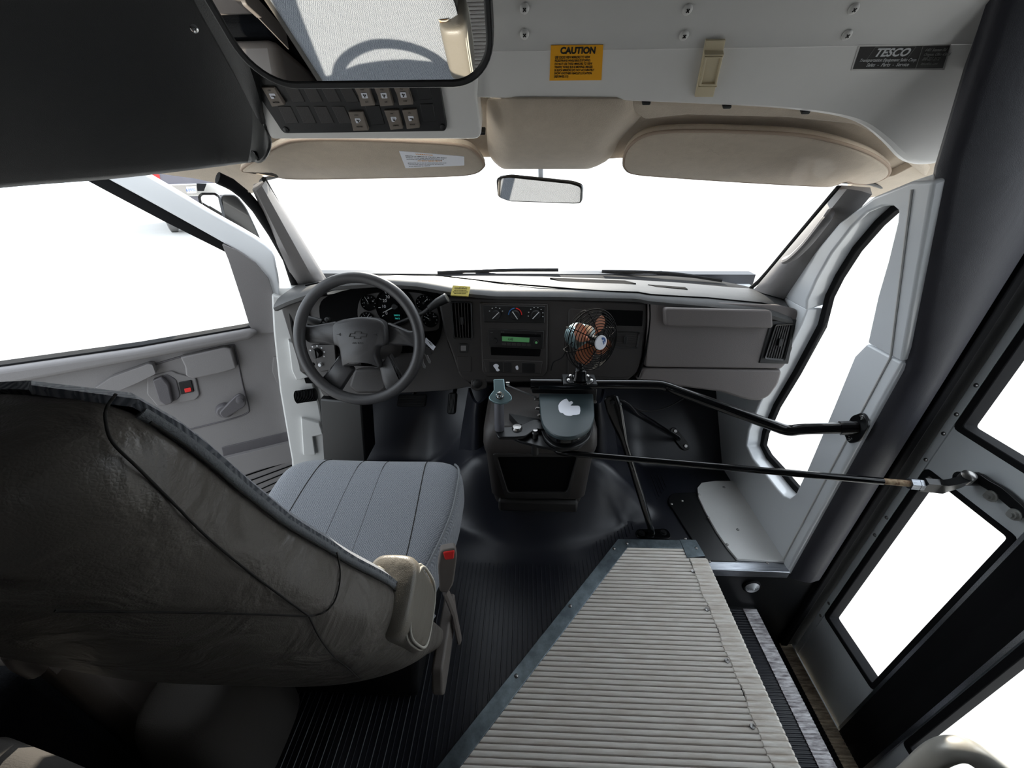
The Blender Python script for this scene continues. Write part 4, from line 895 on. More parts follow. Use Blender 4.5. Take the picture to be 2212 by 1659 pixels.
zs = [.295+.770*i/40 for i in range(41)]
m = MB(); rings = [back_ring(z) for z in zs]
top_ = rings[-1]; cen = sum(top_, V())/len(top_); rings.append([cen+(p-cen)*.75+V((0, 0, .008)) for p in top_]); rings.append([cen+(p-cen)*.3+V((0, 0, .012)) for p in top_])
bot_ = rings[0]; cb = sum(bot_, V())/len(bot_); rings.insert(0, [cb+(p-cb)*.96+V((0, 0, -.010)) for p in bot_])
rings.insert(0, [cb+(p-cb)*.7+V((0, 0, -.014)) for p in bot_]); m.loft(rings); bk = m.build('backrest', K['seat_vinyl'], seat, ang=80, sub=1)
# woven front, pulled over the top edge
m = MB(); rows = []
for z in [.44+.62*i/26 for i in range(27)]:
    r = back_ring(z); half = [p+V((0, .006, 0)) for p in r[2:19]]; half[0] += V((.004, -.004, 0)); half[-1] += V((-.004, -.004, 0)); rows.append(half)
rows.append([p+V((0, 0, .012))+(cen-p)*.3 for p in rows[-1]])
m.sheet(rows, .006); m.build('front_cover', K['grey_fab'], bk, ang=80)
# piping along the edge of the front cover, both sides
for sgn, idx in ((1, 2), (-1, 18)):
    m = MB(); m.tube([back_ring(z)[idx]+V((sgn*.002, .002, 0)) for z in [.45+.605*i/30 for i in range(31)]], .0045, 8); m.build('piping', K['plain_fab'], bk, ang=80)
    m = MB(); m.tube([back_ring(z)[(1 if sgn > 0 else 19)]+V((sgn*.0005, .004, 0)) for z in [.5+.55*i/30 for i in range(31)]], .0012, 6); m.build('edge_stitching', K['seam'], bk, ang=80)
def on_back(px, py, off=.0005):
    """nearest hit of a sight line on the rear of the backrest"""
    d = ray(px, py); best = None; t = .12; last = None
    while t < 1.1:
        p = CAM+d*t
        if .295 < p.z < 1.1:
            r = back_ring(p.z); w_ = spl1(WID, p.z); x = (p.x-SX)/w_
            if abs(x) < 1:
                th = spl1(TH, p.z); yc = YF(p.z)-th*.5; a = abs(x)**(1/.62); sy = (max(0, 1-a*a))**.5; yr = yc-th*.62*sy**.80+.018*x*x+(.09*x*x if x < 0 else 0)
                if p.y > yr: return p-d*.004+V((0, -off, 0))
        t += .004
    return None
def seamline(px, name='seam', r=.0009, mt='seam'):
    P = [on_back(x, y) for x, y in spline(px, 5, False)]; P = [p for p in P if p]
    if len(P) > 2: m = MB(); m.tube(P, r, 6); m.build(name, K[mt], bk, ang=80)
seamline([(252, 850), (232, 880), (230, 910), (245, 955), (300, 1010), (370, 1080), (450, 1160), (540, 1235), (620, 1295), (668, 1330)])
seamline([(668, 1330), (560, 1326), (420, 1322), (260, 1320), (120, 1318)])
seamline([(668, 1330), (690, 1375), (720, 1415), (755, 1445), (790, 1478)])
seamline([(668, 1330), (700, 1322), (722, 1300), (733, 1265), (735, 1230), (728, 1192)])
# cushion
m = MB(); rings = []
CUX = -.428
def cush(y, k):
    t = (y-.42)/.47; w_ = .205+.055*sst(t, .05, .65); w_ *= (1 if t < .8 else 1-.20*((t-.8)/.2)**2)
    top_z = .425+.035*sst(t, .2, .85)-(.035*((t-.85)/.15)**2 if t > .85 else 0); r = []
    for i in range(40):
        a = 2*PI*i/40; ca, sa = math.cos(a), math.sin(a); x = w_*k*math.copysign(abs(ca)**.45, ca); hz = .085*k
        z = top_z-.085+hz*math.copysign(abs(sa)**.5, sa)
        if sa > 0: z += -.010*(1-abs(x/w_)**2)+.012*abs(x/w_)**4
        r.append(V((CUX+x, y, z)))
    return r
rings = [cush(.42, .9)]+[cush(.42+.45*i/24, 1) for i in range(25)]+[cush(.882, .96), cush(.893, .86), cush(.898, .6)]
m.loft(rings); cu_ = m.build('cushion', K['grey_fab'], seat, ang=80, sub=1)
def cz(x, y):
    r = cush(y, 1); return max(p.z for p in r if abs(p.x-x) < .03) if any(abs(p.x-x) < .03 for p in r) else .4
for fx in (-.165, -.045, .035, .165):
    m = MB(); P = []
    for i in range(25):
        y = .44+.44*i/24; x = CUX+fx*(1-.12*((y-.44)/.44)**2); w_ = (max(p.x for p in cush(y, 1))-CUX)
        t = (y-.42)/.47; tz = .425+.035*sst(t, .2, .85)-(.035*((t-.85)/.15)**2 if t > .85 else 0); u = abs(fx)/w_
        P.append((x, y, tz-.085+.085*(1-u**(2/.45))**.25-.010*(1-u*u)+.012*u**4-.0005))
    m.tube(P, .0014, 6); m.build('cushion_seam', K['seam'], cu_, ang=80)
m = MB(); m.tube([V((CUX+(max(p.x for p in cush(y, 1))-CUX)*.965, y, cush(y, 1)[4].z-.001)) for y in [.46+.40*i/20 for i in range(21)]], .003, 6); m.build('cushion_piping', K['plain_fab'], cu_, ang=80)
# folded-up armrest on the inboard side
m = MB(); rings = []
AO = V((-.192, .36, .574)); ax_ = V((0, -.33, .94)).normalized(); ay = V((0, .94, .33)); axx = V((1, 0, 0))
for t, k in ((-.072, .8), (-.068, .93), (-.055, .99), (-.03, 1), (.02, 1), (.07, 1), (.09, .98), (.101, .92), (.105, .75)):
    rings.append([AO+ax_*t+axx*(.040*k*math.copysign(abs(math.cos(a))**.5, math.cos(a)))+ay*(.056*k*math.copysign(abs(math.sin(a))**.6, math.sin(a))) for a in [2*PI*i/32 for i in range(32)]])
m.loft(rings); ar = m.build('armrest', K['seat_vinyl2'], seat, ang=70, sub=1)
def arm_loop(dx, k=.93, off=0): return [AO+axx*dx+ax_*(.085*k*math.copysign(abs(math.cos(a))**.55, math.cos(a))+.008)+ay*(.054*k*math.copysign(abs(math.sin(a))**.6, math.sin(a))) for a in [2*PI*i/40 for i in range(40)]]
m = MB(); m.tube(arm_loop(.0355), .0022, 6, True); m.tube(arm_loop(.031, .99), .0016, 6, True); m.build('stitching', K['stitch'], ar, ang=80)
m = MB(); q = AO+ax_*.105+axx*-.024+ay*.026
m.slab(PL(q, ax_, (0, 1, 0)), spline([(-.010, -.003), (-.002, -.005), (.010, -.003), (.012, .002), (.004, .004), (-.006, .004), (-.011, .001)], 4), -.006, .0015); m.build('foam_tear', K['foam'], ar)
m = MB(); q2 = PL(q, ax_, (0, 1, 0)); m.tube([q2.P(a*.62, b*.5, .002) for a, b in ((-.021, .002), (-.008, .011), (.01, .011), (.024, .004), (.014, -.009), (-.004, -.015), (-.021, -.006))], .0018, 6, True); m.build('torn_edge', K['stitch'], ar, ang=80)
# seat valance beside the cushion, lower skirt and floor pedestal
m = MB(); sv = PL((-.176, .45, .35), (1, 0, 0)); lp = rnd([(-.07, -.12), (-.06, -.15), (-.02, -.15), (.10, -.13), (.115, -.12), (.115, -.06), (.08, -.06), (-.05, -.07)], .01)
m.slab(sv, [(a, b) for a, b in lp], -.012, .012); m.build('side_valance', K['seatplast'], seat, bevel=.005, seg=3)
m = MB(); m.slab(XY, [], 0, 0) if False else m.loft([[V((SX+sx*x, y, z)) for sx, y in ((-1, .46), (1, .46), (1, .80), (-1, .80))] for z, x in ((.0, .17), (.06, .17), (.24, .20), (.33, .20))]); m.build('pedestal', K['blackp'], seat, bevel=.015, seg=3)
m = MB(); rings = []
for z, k in ((.0, .98), (.06, 1.0), (.14, .99), (.20, .96), (.24, .92), (.27, .86), (.29, .78), (.30, .66), (.304, .5)):
    rings.append([V((-.655+.10*k*math.copysign(abs(math.cos(a))**.6, math.cos(a)), 0.365+.115*k*math.copysign(abs(math.sin(a))**.6, math.sin(a)), z)) for a in [2*PI*i/32 for i in range(32)]])
m.loft(rings); m.build('rear_skirt', K['barrier'], seat, ang=85)
m = MB(); A_, B_ = atY(28, 1404, .235), atY(82, 1448, .245); m.tube([A_, A_.lerp(B_, .5)+V((0, -.003, .003)), B_], .011, 12); m.build('recline_lever', K['seatplast'], seat, bevel=.004, ang=60)
# buckle stalk
bkl = thing('seat_belt_buckle', 'seat belt buckle with red button standing beside the cushion', 'buckle', (-.125, .6, .3))
BP = PL((-.10, .545, .50), (.25, -.93, .25)); m = MB(); lp = rnd([BP.hit(*p) for p in ((952, 1190), (984, 1184), (988, 1200), (980, 1262), (968, 1282), (950, 1280), (946, 1225))], .006)
m.slab(BP, lp, -.022, 0); m.build('housing', K['seatplast'], bkl, bevel=.004, seg=3)
m = MB(); m.slab(BP, rnd([BP.hit(*p) for p in ((957, 1192), (982, 1188), (980, 1206), (961, 1208))], .003), -.020, .003); m.build('release_button', K['red'], bkl, bevel=.002)
m = MB(); P = BP.at(962, 1275, -.011); m.tube([P, P+V((.012, -.0, -.08)), P+V((.016, .0, -.20))], [.012, .012, .012], 8, flat=.5); m.build('stalk', K['seatplast'], bkl)
# ================================================================= engine cover between the footwells
ec = thing('engine_cover', 'charcoal engine cover with open storage bin between the footwells', 'engine cover', (.06, 1.1, .15))
m = MB(); rings = []
for z, x0, x1, y0, r in ((.10, -.105, .205, 1.02, .03), (.175, -.108, .208, .985, .03), (.20, -.112, .212, .965, .03), (.38, -.125, .222, .965, .03), (.40, -.128, .225, .955, .03), (.425, -.130, .228, .950, .03), (.47, -.128, .226, .955, .04), (.495, -.115, .215, .97, .045)):
    c4 = rrect(x0, y0, x1, 1.205, r, 4); rings.append([V((a, b, z)) for a, b in c4])
m.loft(rings); ecb = m.build('cover_shell', K['cover'], ec, bevel=.004, ang=50)
EP = PL((.05, .965, .29), (0, -1, 0)); out = EP.L([(1064, 975), (1250, 975), (1228, 1072), (1092, 1072)], 0); inn = EP.L([(1074, 982), (1246, 982), (1224, 1059), (1098, 1059)], 0)
m = MB(); m.ring(EP, rnd(out, .012), rnd(inn, .012), -.02, .012); o = m.build('bin_rim', K['bin'], ec, bevel=.003)
m = MB(); m.slab(EP, rnd(inn, .012), .001, .003); m.build('bin_shade', K['void'], ec)  # flat black sheet painting the shade inside the bin, no cavity behind
m = MB(); m.loft([[V((x, y, z)) for x, y in ((-.09, .97), (.19, .97), (.18, 1.05), (-.08, 1.05))] for z in (.12, .175)]); m.build('bin_base', K['bin'], ec, bevel=.01)
def flare(px, Y0, name):
    """soft column of the doghouse side, seen from the cab"""
    m = MB(); rings = []
    for (xa, ya, xb, yb_, dep) in px:
        A, B = atY(xa, ya, Y0), atY(xb, yb_, Y0); rings.append([A.lerp(B, i/10)+V((0, dep*(1-math.sin(PI*i/10)), 0)) for i in range(11)])
    m.sheet(rings, .01); return m.build(name, K['mat'], ec, ang=70)
flare([(1003, 872, 1061, 872, .11), (998, 900, 1060, 900, .12), (988, 960, 1070, 960, .12), (982, 1010, 1085, 1010, .10), (984, 1028, 1085, 1030, .09)], 1.16, 'side_flare')
flare([(1268, 872, 1318, 872, .11), (1265, 900, 1325, 900, .12), (1255, 960, 1340, 960, .12), (1240, 1015, 1346, 1015, .10), (1240, 1040, 1342, 1036, .09)], 1.16, 'side_flare')
for px in ([(986, 1026), (1010, 1034), (1050, 1034), (1066, 1026)], [(1252, 1036), (1290, 1046), (1330, 1044), (1346, 1034)]):
    m = MB(); m.tube([V(p) for p in spline([atY(x, y, 1.155) for x, y in px], 5, False)], .006, 8); m.build('flare_welt', K['blackp'], ec)
# ================================================================= door control on the engine cover
dc = thing('door_control', 'manual door control with slate lid, cranked lever and grey grip', 'door control', (.1, .95, .495))
LP = PL((.1, .95, .57), (0, 0, 1), (0, 1, 0)); lid = [(1164, 850), (1281, 850), (1284, 888), (1283, 905), (1272, 926), (1248, 940), (1222, 944), (1196, 938), (1175, 920), (1168, 900)]
L2 = LP.L(lid); L2 = [L2[0], L2[1]]+spline(L2[1:], 4, False)[1:-1]+[L2[-1]]
m = MB(); m.slab(LP, L2, -.012, 0, .002); ld = m.build('lid', K['slate'], dc, bevel=.002)
m = MB(); m.slab(LP, inset(L2, .010), -.036, -.012); m.build('housing', K['gloss_black'], dc, bevel=.002)
m = MB(); m.slab(LP, L2, -.046, -.036); m.build('base_plate', K['satin_black'], dc, bevel=.002)
m = MB(); lp = LP.L(spline([(1206, 876), (1213, 866), (1224, 861), (1229, 868), (1234, 866), (1238, 870), (1232, 876), (1248, 876), (1253, 880), (1252, 894), (1238, 896), (1234, 898), (1222, 897), (1216, 892), (1209, 890)], 2), .001); m.slab(LP, lp, -.001, .0008); m.build('torn_sticker', K['sticker_w'], ld)
for x, y in ((1158, 862), (1160, 882), (1165, 897), (1285, 868)): m = MB(); q = LP.at(x, y, -.02); m.lathe(q, (-1, 0, 0) if x < 1200 else (1, 0, 0), [(.005, -.012), (.005, .003), (.003, .005), (.0004, .005)], 8); m.build('screw', K['steel'], dc)
m = MB(); lv = LP.L([(1070, 934), (1078, 925), (1120, 922), (1150, 908), (1178, 908), (1190, 930), (1158, 928), (1135, 944), (1112, 946), (1076, 946)], -.035); m.slab(LP, rnd(lv, .008), -.042, -.032); m.build('lever_arm', K['satin_black'], dc, bevel=.002)
m = MB(); lv = LP.L([(1150, 930), (1180, 928), (1230, 958), (1262, 954), (1250, 966), (1210, 970), (1165, 962), (1120, 950), (1105, 942)], -.045); m.slab(LP, rnd(lv, .006), -.056, -.047); m.build('link_arm', K['satin_black'], dc, bevel=.002)
q = LP.at(1117, 926, -.032); m = MB(); m.lathe(q, (0, 0, 1), [(.015, -.02), (.015, .004), (.012, .008), (.0005, .009)], 20); m.build('pivot_bolt', K['steel'], dc)
q = LP.at(1156, 940, -.04); m = MB(); m.lathe(q, (0, 0, 1), [(.0105, -.055), (.0105, -.02), (.009, -.02), (.009, .008), (.0065, .010), (.0065, .018), (.0005, .019)], 14); m.build('pivot_stud', K['steel'], dc)
q = LP.at(1156, 958, -.05); m = MB(); m.lathe(q, (0, 0, 1), [(.011, -.035), (.011, .0), (.0005, 0)], 14); m.build('pivot_sleeve', K['blackp'], dc)
g0, g1 = LP.at(1079, 928, -.032), LP.at(1079, 928, -.032)+V((.0, .012, .115)); m = MB(); m.lathe(g0, g1-g0, [(.0135, 0), (.0135, .10), (.012, .105), (.0005, .105)], 20); m.build('grip', K['grip'], dc)
HPp = PL(g1+V((0, .004, .0)), (0, -.55, .83)); m = MB(); lp = HPp.L([(1066, 821), (1089, 820), (1091, 842), (1100, 850), (1106, 858), (1105, 865), (1094, 872), (1081, 874), (1066, 870), (1057, 864), (1056, 858), (1062, 850), (1067, 844)])
m.slab(HPp, lp, -.004, .005); m.build('latch_plate', K['zinc'], dc, bevel=.002)
q = HPp.at(1080, 856, .004); m = MB(); m.lathe(q, HPp.n, [(.011, 0), (.011, .003), (.0085, .004), (.0085, .012), (.006, .018), (.0005, .020)], 16); m.build('acorn_nut', K['chrome'], dc)
q = HPp.at(1096, 828, 0); m = MB(); m.lathe(q, HPp.x, [(.004, -.004), (.004, .006), (.0005, .007)], 10); m.build('screw', K['chrome'], dc)
m = MB(); m.tube([HPp.at(1095, 832, 0), LP.at(1158, 858, .0)], .0022, 6); m.build('latch_cable', K['steel'], dc)
m = MB(); lp = LP.L([(1100, 893), (1165, 905), (1168, 925), (1120, 915)], -.05); m.slab(LP, lp, -.0745, -.05); m.build('mount_foot', K['satin_black'], dc)
# ================================================================= rod to the entrance door
rod = thing('door_rod', 'long black door operating rod with rusty threaded end and clevis', 'rod', (.5, .8, .5))
r0 = LP.at(1176, 956, -.072); DB = .985
r1 = LP.at(1218, 978, -.072); rr_ = atX(1968, 1045, .90)
P = spline([r0, r0.lerp(r1, .55)+V((0, -.003, 0)), r1, r1.lerp(rr_, .15), r1.lerp(rr_, .5), r1.lerp(rr_, .93)], 5, False); m = MB(); m.tube(P, .0085, 12); m.build('shaft', K['gloss_black'], rod, ang=80)
u = (rr_-r1).normalized(); q = r1.lerp(rr_, .93); rust = mat('rusty_thread', c(128, 96, 72), .7, .4, col2=c(190, 170, 140), vscale=120); m = MB(); m.tube([q, rr_], .0075, 12); m.build('threaded_end', rust, rod)
m = MB(); m.lathe(r0, (r0-r1), [(.008, -.004), (.012, -.004), (.012, .010), (.0005, .010)], 6); m.build('hex_nut', K['brushed'], rod)
m = MB(); m.lathe(rr_-u*.004, u, [(.0135, 0), (.0135, .016), (.0005, .016)], 6); m.lathe(rr_+u*.013, u, [(.0135, 0), (.0135, .008), (.0005, .008)], 6); m.build('lock_nut', K['brushed'], rod)
piv = atX(2094, 1032, 1.0)
m = MB(); uz = V((0, 0, 1)); path = [rr_+u*.022, rr_+u*.05, rr_.lerp(piv, .6)+V((0, -.006, -.012)), rr_.lerp(piv, .85)+V((0, -.004, -.006)), piv]
path = [V(p) for p in spline(path, 4, False)]
rings = []
for i, p in enumerate(path):
    t = (path[min(i+1, len(path)-1)]-path[max(i-1, 0)]).normalized(); s_ = V((0, -.3, .95)); s_ = (s_-t*s_.dot(t)).normalized(); w__ = t.cross(s_); rings.append([p+s_*a*.017+w__*b*.008 for a, b in ((-1, -1), (1, -1), (1, 1), (-1, 1))])
m.loft(rings); m.build('clevis', K['satin_black'], rod, bevel=.003)
m = MB(); m.lathe(piv+V((-.006, 0, .0)), (-.3, -.3, .9), [(.013, -.01), (.013, .012), (.008, .016), (.0005, .017)], 16); m.build('pivot_rivet', K['steel'], rod)
# ================================================================= support rail with two legs
rl = thing('grab_rail', 'black bent steel rail from engine cover to right side panel', 'rail', (.4, 1.0, .2))
ra, rb_ = atY(1146, 829, 1.05), atY(1428, 831, 1.05); fl_ = RW.at(1850, 924, .004); rc = fl_+V((-.10, .0, -.001)); rc = atX(1694, 928, fl_.x-.15)
P = [ra, ra.lerp(rb_, .5), ra.lerp(rb_, .93), rb_+V((.012, -.003, -.004)), rb_.lerp(rc, .12), rb_.lerp(rc, .5), rb_.lerp(rc, .90), rc+V((.01, -.003, -.0)), rc.lerp(fl_, .3), fl_]
P = [P[0], P[1]]+[V(p) for p in spline(P[1:], 5, False)][1:]
m = MB(); m.tube(P, .0155, 14); m.build('bar', K['gloss_black'], rl, ang=80)
m = MB(); m.tube([ra, ra.lerp(rb_, .5)], .0175, 14); m.build('sleeve', K['gloss_black'], rl)
m = MB(); m.tube([rc.lerp(fl_, .78), fl_], .019, 14); m.build('socket', K['gloss_black'], rl)
FL = PL(fl_, (-1, 0, 0)); m = MB(); lp = rnd([(-.0, .05), (.03, .032), (.03, -.02), (.006, -.05), (-.024, -.035), (-.026, .02)], .012); m.slab(FL, lp, -.003, .004); m.build('flange', K['satin_black'], rl, bevel=.0015)
for a, b in ((.004, .036), (.0, -.036)): m = MB(); m.lathe(FL.P(a, b, .004), FL.n, [(.007, 0), (.006, .003), (.0005, .0045)], 12); m.build('flange_screw', K['chrome'], rl)
m = MB(); lp = [atY(x, y, 1.07) for x, y in ((1146, 836), (1290, 836), (1288, 868), (1270, 880), (1264, 852), (1150, 850))]; m.prism(lp, [p+V((0, .012, 0)) for p in lp]); m.build('mount_plate', K['satin_black'], rl, bevel=.002)
def leg(name, top, foot, tw):
    t0, f0 = top, foot; u = (f0-t0).normalized(); sx = V((1, 0, 0)); s_ = (sx-u*sx.dot(u)).normalized(); n_ = u.cross(s_); L_ = (f0-t0).length; rg = []
    for t, w_, d_ in ((0, .014, .004), (.008, .022, .004), (.05, .024, .004), (.10, .020, .007), (.17, .0115, .0115), (L_-.05, .0115, .0115), (L_-.012, .0115, .0115), (L_, .010, .010)):
        rg.append([t0+u*t+s_*(w_*math.cos(a))+n_*(d_*math.sin(a)) for a in [2*PI*i/16 for i in range(16)]])
    m = MB(); m.loft(rg); lg = m.build(name, K['gloss_black'], rl, ang=60); m = MB(); m.lathe(t0+u*.02-n_*0, n_ if n_.y < 0 else -n_, [(.008, 0), (.008, .008), (.0005, .009)], 6); m.build('leg_bolt', K['satin_black'], lg)
    return lg
f1 = atZ(1409, 1152, .008); lg1 = leg('leg', atY(1318, 856, 1.03), f1, .02)
FF = PL(f1, (0, 0, 1), (0, 1, 0)); m = MB(); m.slab(FF, rnd([(-.055, -.018), (.06, -.020), (.068, .0), (.06, .026), (.02, .022), (-.05, .020), (-.062, .0)], .015), -.008, -.002); m.build('foot_plate', K['gloss_black'], lg1, bevel=.0015)
for a, b in ((-.038, .0), (.042, .006)): m = MB(); m.lathe(FF.P(a, b, -.002), FF.n, [(.012, 0), (.012, .002), (.008, .002), (.008, .007), (.0005, .007)], 12); m.build('foot_bolt', K['satin_black'], lg1)
f2 = atY(1466, 948, 1.43); lg2 = leg('leg', atY(1332, 866, 1.07), f2, .02)
F2 = PL(f2+V((0, .004, .0)), (0, -.75, .66), (0, .66, .75)); m = MB(); m.slab(F2, rnd([(-.03, .045), (-.012, .052), (.045, -.02), (.05, -.05), (.02, -.055), (-.028, .01)], .015), -.012, -.002); m.build('foot_plate', K['gloss_black'], lg2, bevel=.0015)
for a, b in ((-.012, .032), (.030, -.034)): m = MB(); m.lathe(F2.P(a, b, -.002), F2.n, [(.010, 0), (.010, .002), (.007, .006), (.0005, .006)], 12); m.build('foot_bolt', K['steel'], lg2)
# loose wire under the dash
wire = MB(); wire.tube([V(p) for p in spline([atY(x, y, q) for x, y, q in ((1330, 858, 1.1), (1352, 872, 1.14), (1392, 888, 1.2), (1440, 880, 1.26), (1480, 858, 1.30))], 6, False)], .003, 6); o = wire.build('cable', K['rubber'], ang=80); tag(o, 'thin black cable hanging under the dashboard by the rail', 'cable')
# ================================================================= dash fan
fan = thing('desk_fan', 'black wire-caged dash fan with copper blades, clamped on the rail', 'fan', atY(1250, 815, 1.02))
FC = atY(1281, 735, .975); FN = V((.50, -.83, .16)).normalized(); FA = PL(FC, FN); R = .083
cage = MB(); FF_ = .018
def cageh(r): return .030*(1-(r/R)**2.2) if r < R else 0
for i in range(10):
    r = .020+(R-.020)*i/9; cage.tube([FA.P(r*math.cos(t), r*math.sin(t), cageh(r)) for t in [2*PI*k/48 for k in range(48)]],   .00115 if i < 9 else .0018, 5, True)
for i in range(8):
    t = 2*PI*i/8+.2; cage.tube([FA.P(r*math.cos(t), r*math.sin(t), cageh(r)-.001) for r in [.018+(R-.018)*k/8 for k in range(9)]]+[FA.P(R*math.cos(t), R*math.sin(t), -.012), FA.P(R*.93*math.cos(t), R*.93*math.sin(t), -.03), FA.P(.03*math.cos(t), .03*math.sin(t), -.045)], .0013, 5)
for i in range(5):
    r = R*(1-.13*i); cage.tube([FA.P(r*math.cos(t), r*math.sin(t), -.014-.007*i) for t in [2*PI*k/48 for k in range(48)]], .0008, 5, True)
cage.build('wire_cage', K['cage'], fan, ang=80)
for i in range(4):
    t0 = PI*.25+i*PI/2+.15; rows = []
    for j in range(9):
        q = j/8; r = .013+.056*q; w_ = (.30+.62*math.sin(PI*min(1, q*.82+.12)))*(1 if q < .9 else .8); rows.append([FA.P(r*math.cos(t0+w_*(s-.5)*1.15), r*math.sin(t0+w_*(s-.5)*1.15), -.004+.020*(s-.5)*(1-.3*q)) for s in [k/6 for k in range(7)]])
    m = MB(); m.sheet(rows, .0012); m.build('blade', K['copper'], fan, ang=70)
m = MB(); m.lathe(FA.P(0, 0, -.015), FN, [(.014, 0), (.014, .03), (.010, .036), (.0005, .036)], 20); m.build('hub', K['blackp'], fan)
bd = MB(); BD = FA.sub(0, 0, .029); bd.lathe(BD.o, FN, [(.0195, 0), (.0195, .003), (.0180, .0042), (.0003, .0042)], 32); bd = bd.build('badge', K['sticker_w'], fan)
m = MB(); m.slab(BD, circ(.004, .003, .0105, 20, None, -1.2, 1.9), .004, .0048); m.build('badge_emblem', K['ink_b'], bd)
m = MB()
for a, b, s in ((.005, .006, 'A'), (.010, -.002, 'F'), (.002, -.003, 'T')): m.text(BD, a, b-.003, .0085, s, .005)
m.build('badge_lettering', K['sticker_w'], bd)
m = MB(); m.lathe(FA.P(0, 0, -.030), -FN, [(.012, -.01), (.036, 0), (.036, .045), (.030, .058), (.018, .064), (.0005, .065)], 28); m.build('motor', K['zinc'], fan)
fb = atY(1252, 822, 1.02); fp = FA.P(0, 0, -.055)
m = MB(); m.loft([[fb+V((a*.042, b*.030, z)) for a, b in circ(0, 0, 1, 24)] for z in (0, .006)]); m.build('base_flange', K['gloss_black'], fan, bevel=.0015)
m = MB(); m.loft([[fb+V((a*k, b*kk, z)) for a, b in rrect(-1, -1, 1, 1, .4, 4)] for z, k, kk in ((.006, .022, .02), (.02, .018, .016), (.036, .016, .012))]); m.build('base', K['gloss_black'], fan, bevel=.002)
m = MB(); m.tube([fb+V((0, 0, .034)), fb.lerp(fp, .55)+V((0, .006, .004)), fp], [.010, .008, .010], 10); m.build('neck', K['gloss_black'], fan)
for a, b in ((-.034, -.006), (.034, -.006), (-.026, .02), (.026, .02)): m = MB(); m.lathe(fb+V((a, b, .006)), (0, 0, 1), [(.0055, 0), (.0045, .003), (.0005, .004)], 10); m.build('screw', K['chrome'], fan)
m = MB(); lp = [fb+V((a, b, 0)) for a, b in ((-.05, -.02), (.05, -.02), (.05, .04), (-.05, .04))]; m.prism([p+V((0, 0, -.006)) for p in lp], lp); m.build('mount_bracket', K['satin_black'], fan, bevel=.002)
m = MB(); m.tube([V(p) for p in spline([FA.P(-.03, 0, -.06), atY(1216, 770, 1.10), atY(1196, 782, 1.15), atY(1190, 800, 1.16)], 6, False)], .002, 6); m.build('power_cord', K['rubber'], fan)
# ================================================================= entrance door: two glazed leaves
d2 = thing('door_2', 'closed two-leaf entrance door with grey frames and black gaskets', 'entrance door', (1.06, .5, -.45), None, 'structure')
def rect(y0, y1, z0, z1, r=.0): q = [(-y1, z0), (-y0, z0), (-y0, z1), (-y1, z1)]; return rnd(q, r, 3) if r else q
def leaf(y0, y1, gy0, gy1, zl, zu, nm):
    """zl, zu: lower and upper glass (z0, z1)"""
    m = MB(); m.holed(DR, rect(y0, y1, -.455, 1.70), [rect(gy0-.013, gy1+.013, zl[0]-.013, zl[1]+.013, .012), rect(gy0-.013, gy1+.013, zu[0]-.013, zu[1]+.013, .012)], -.03, .0); lf = m.build(nm, K['leaf'], d2, bevel=.002)
    for z in (zl, zu):
        o_ = rect(gy0-.015, gy1+.015, z[0]-.015, z[1]+.015, .014); i_ = rect(gy0, gy1, z[0], z[1], .008)
        m = MB(); m.ring(DR, o_, i_, -.032, .005, .002); m.build('gasket', K['rubber'], lf, bevel=.002)
        m = MB(); m.slab(DR, rect(gy0-.008, gy1+.008, z[0]-.008, z[1]+.008), -.018, -.014); m.build('pane', K['glass'], lf)
    return lf
l1 = leaf(.592, .845, .612, .806, (-.18, .475), (.632, 1.50), 'front_leaf')
l2 = leaf(.235, .487, .262, .466, (-.195, .455), (.60, 1.50), 'rear_leaf')
m = MB(); m.slab(DR, rect(.822, .837, -.45, 1.68), 0, .004); m.build('hinge_strip', K['leaf'], l1)
for px, py in ((2084, 818), (2046, 881), (2021, 923), (1986, 980), (1906, 1106), (1881, 1143), (1787, 1295), (1770, 1322)):
    a, b = DR.hit(px, py); put(rivet, DR.M(-.830, b, .004), l1)
m = MB(); m.loft([[DR.P(-y, z, h) for y, h in ((.592, -.02), (.588, .006), (.565, .012), (.545, .004), (.535, .004), (.515, .012), (.492, .006), (.487, -.02))] for z in (-.455, 1.69)]); m.build('centre_rubber', K['rubber'], d2, ang=60)
m = MB(); m.slab(DR, rect(.587, .596, -.45, 1.68), 0, .006); m.build('edge_strip', K['brushed'], l1); m = MB(); m.slab(DR, rect(.483, .492, -.45, 1.68), 0, .006); m.build('edge_strip', K['brushed'], l2)
m = MB(); m.slab(DR, rect(.0, .232, -.46, 1.70), -.03, .0); m.build('rear_post', K['blackp'], d2)
m = MB(); m.slab(DR, rect(.0, .90, 1.66, 1.74), -.03, .012); m.build('header', K['blackp'], d2)
m = MB(); m.slab(DR, rect(-.45, .0, -.47, 1.74), -.06, -.0); m.build('side_post', K['blackp'], d2)
br = MB(); bl_ = DR.L([(2080, 1024), (2100, 1020), (2120, 1036), (2150, 1052), (2195, 1092), (2212, 1112), (2206, 1124), (2190, 1118), (2150, 1084), (2124, 1062), (2094, 1044)], .03); br.slab(DR, rnd(bl_, .01), .006, .016); br = br.build('rod_bracket', K['satin_black'], d2, bevel=.002)
for px, py in ((2142, 1072), (2193, 1112)):
    A = DR.sub(*DR.hit(px, py, .016), .016); m = MB(); m.lathe(A.o, A.n, [(.013, 0), (.013, .002), (.009, .002), (.009, .008), (.006, .008), (.006, .013), (.0005, .013)], 12); m.build('bolt', K['bolt'], br)
A = DR.sub(*DR.hit(2094, 1034, .02), .0); m = MB(); m.lathe(A.o, A.n, [(.016, .0), (.016, .042), (.001, .044)], 14); m.build('pivot_post', K['satin_black'], br)
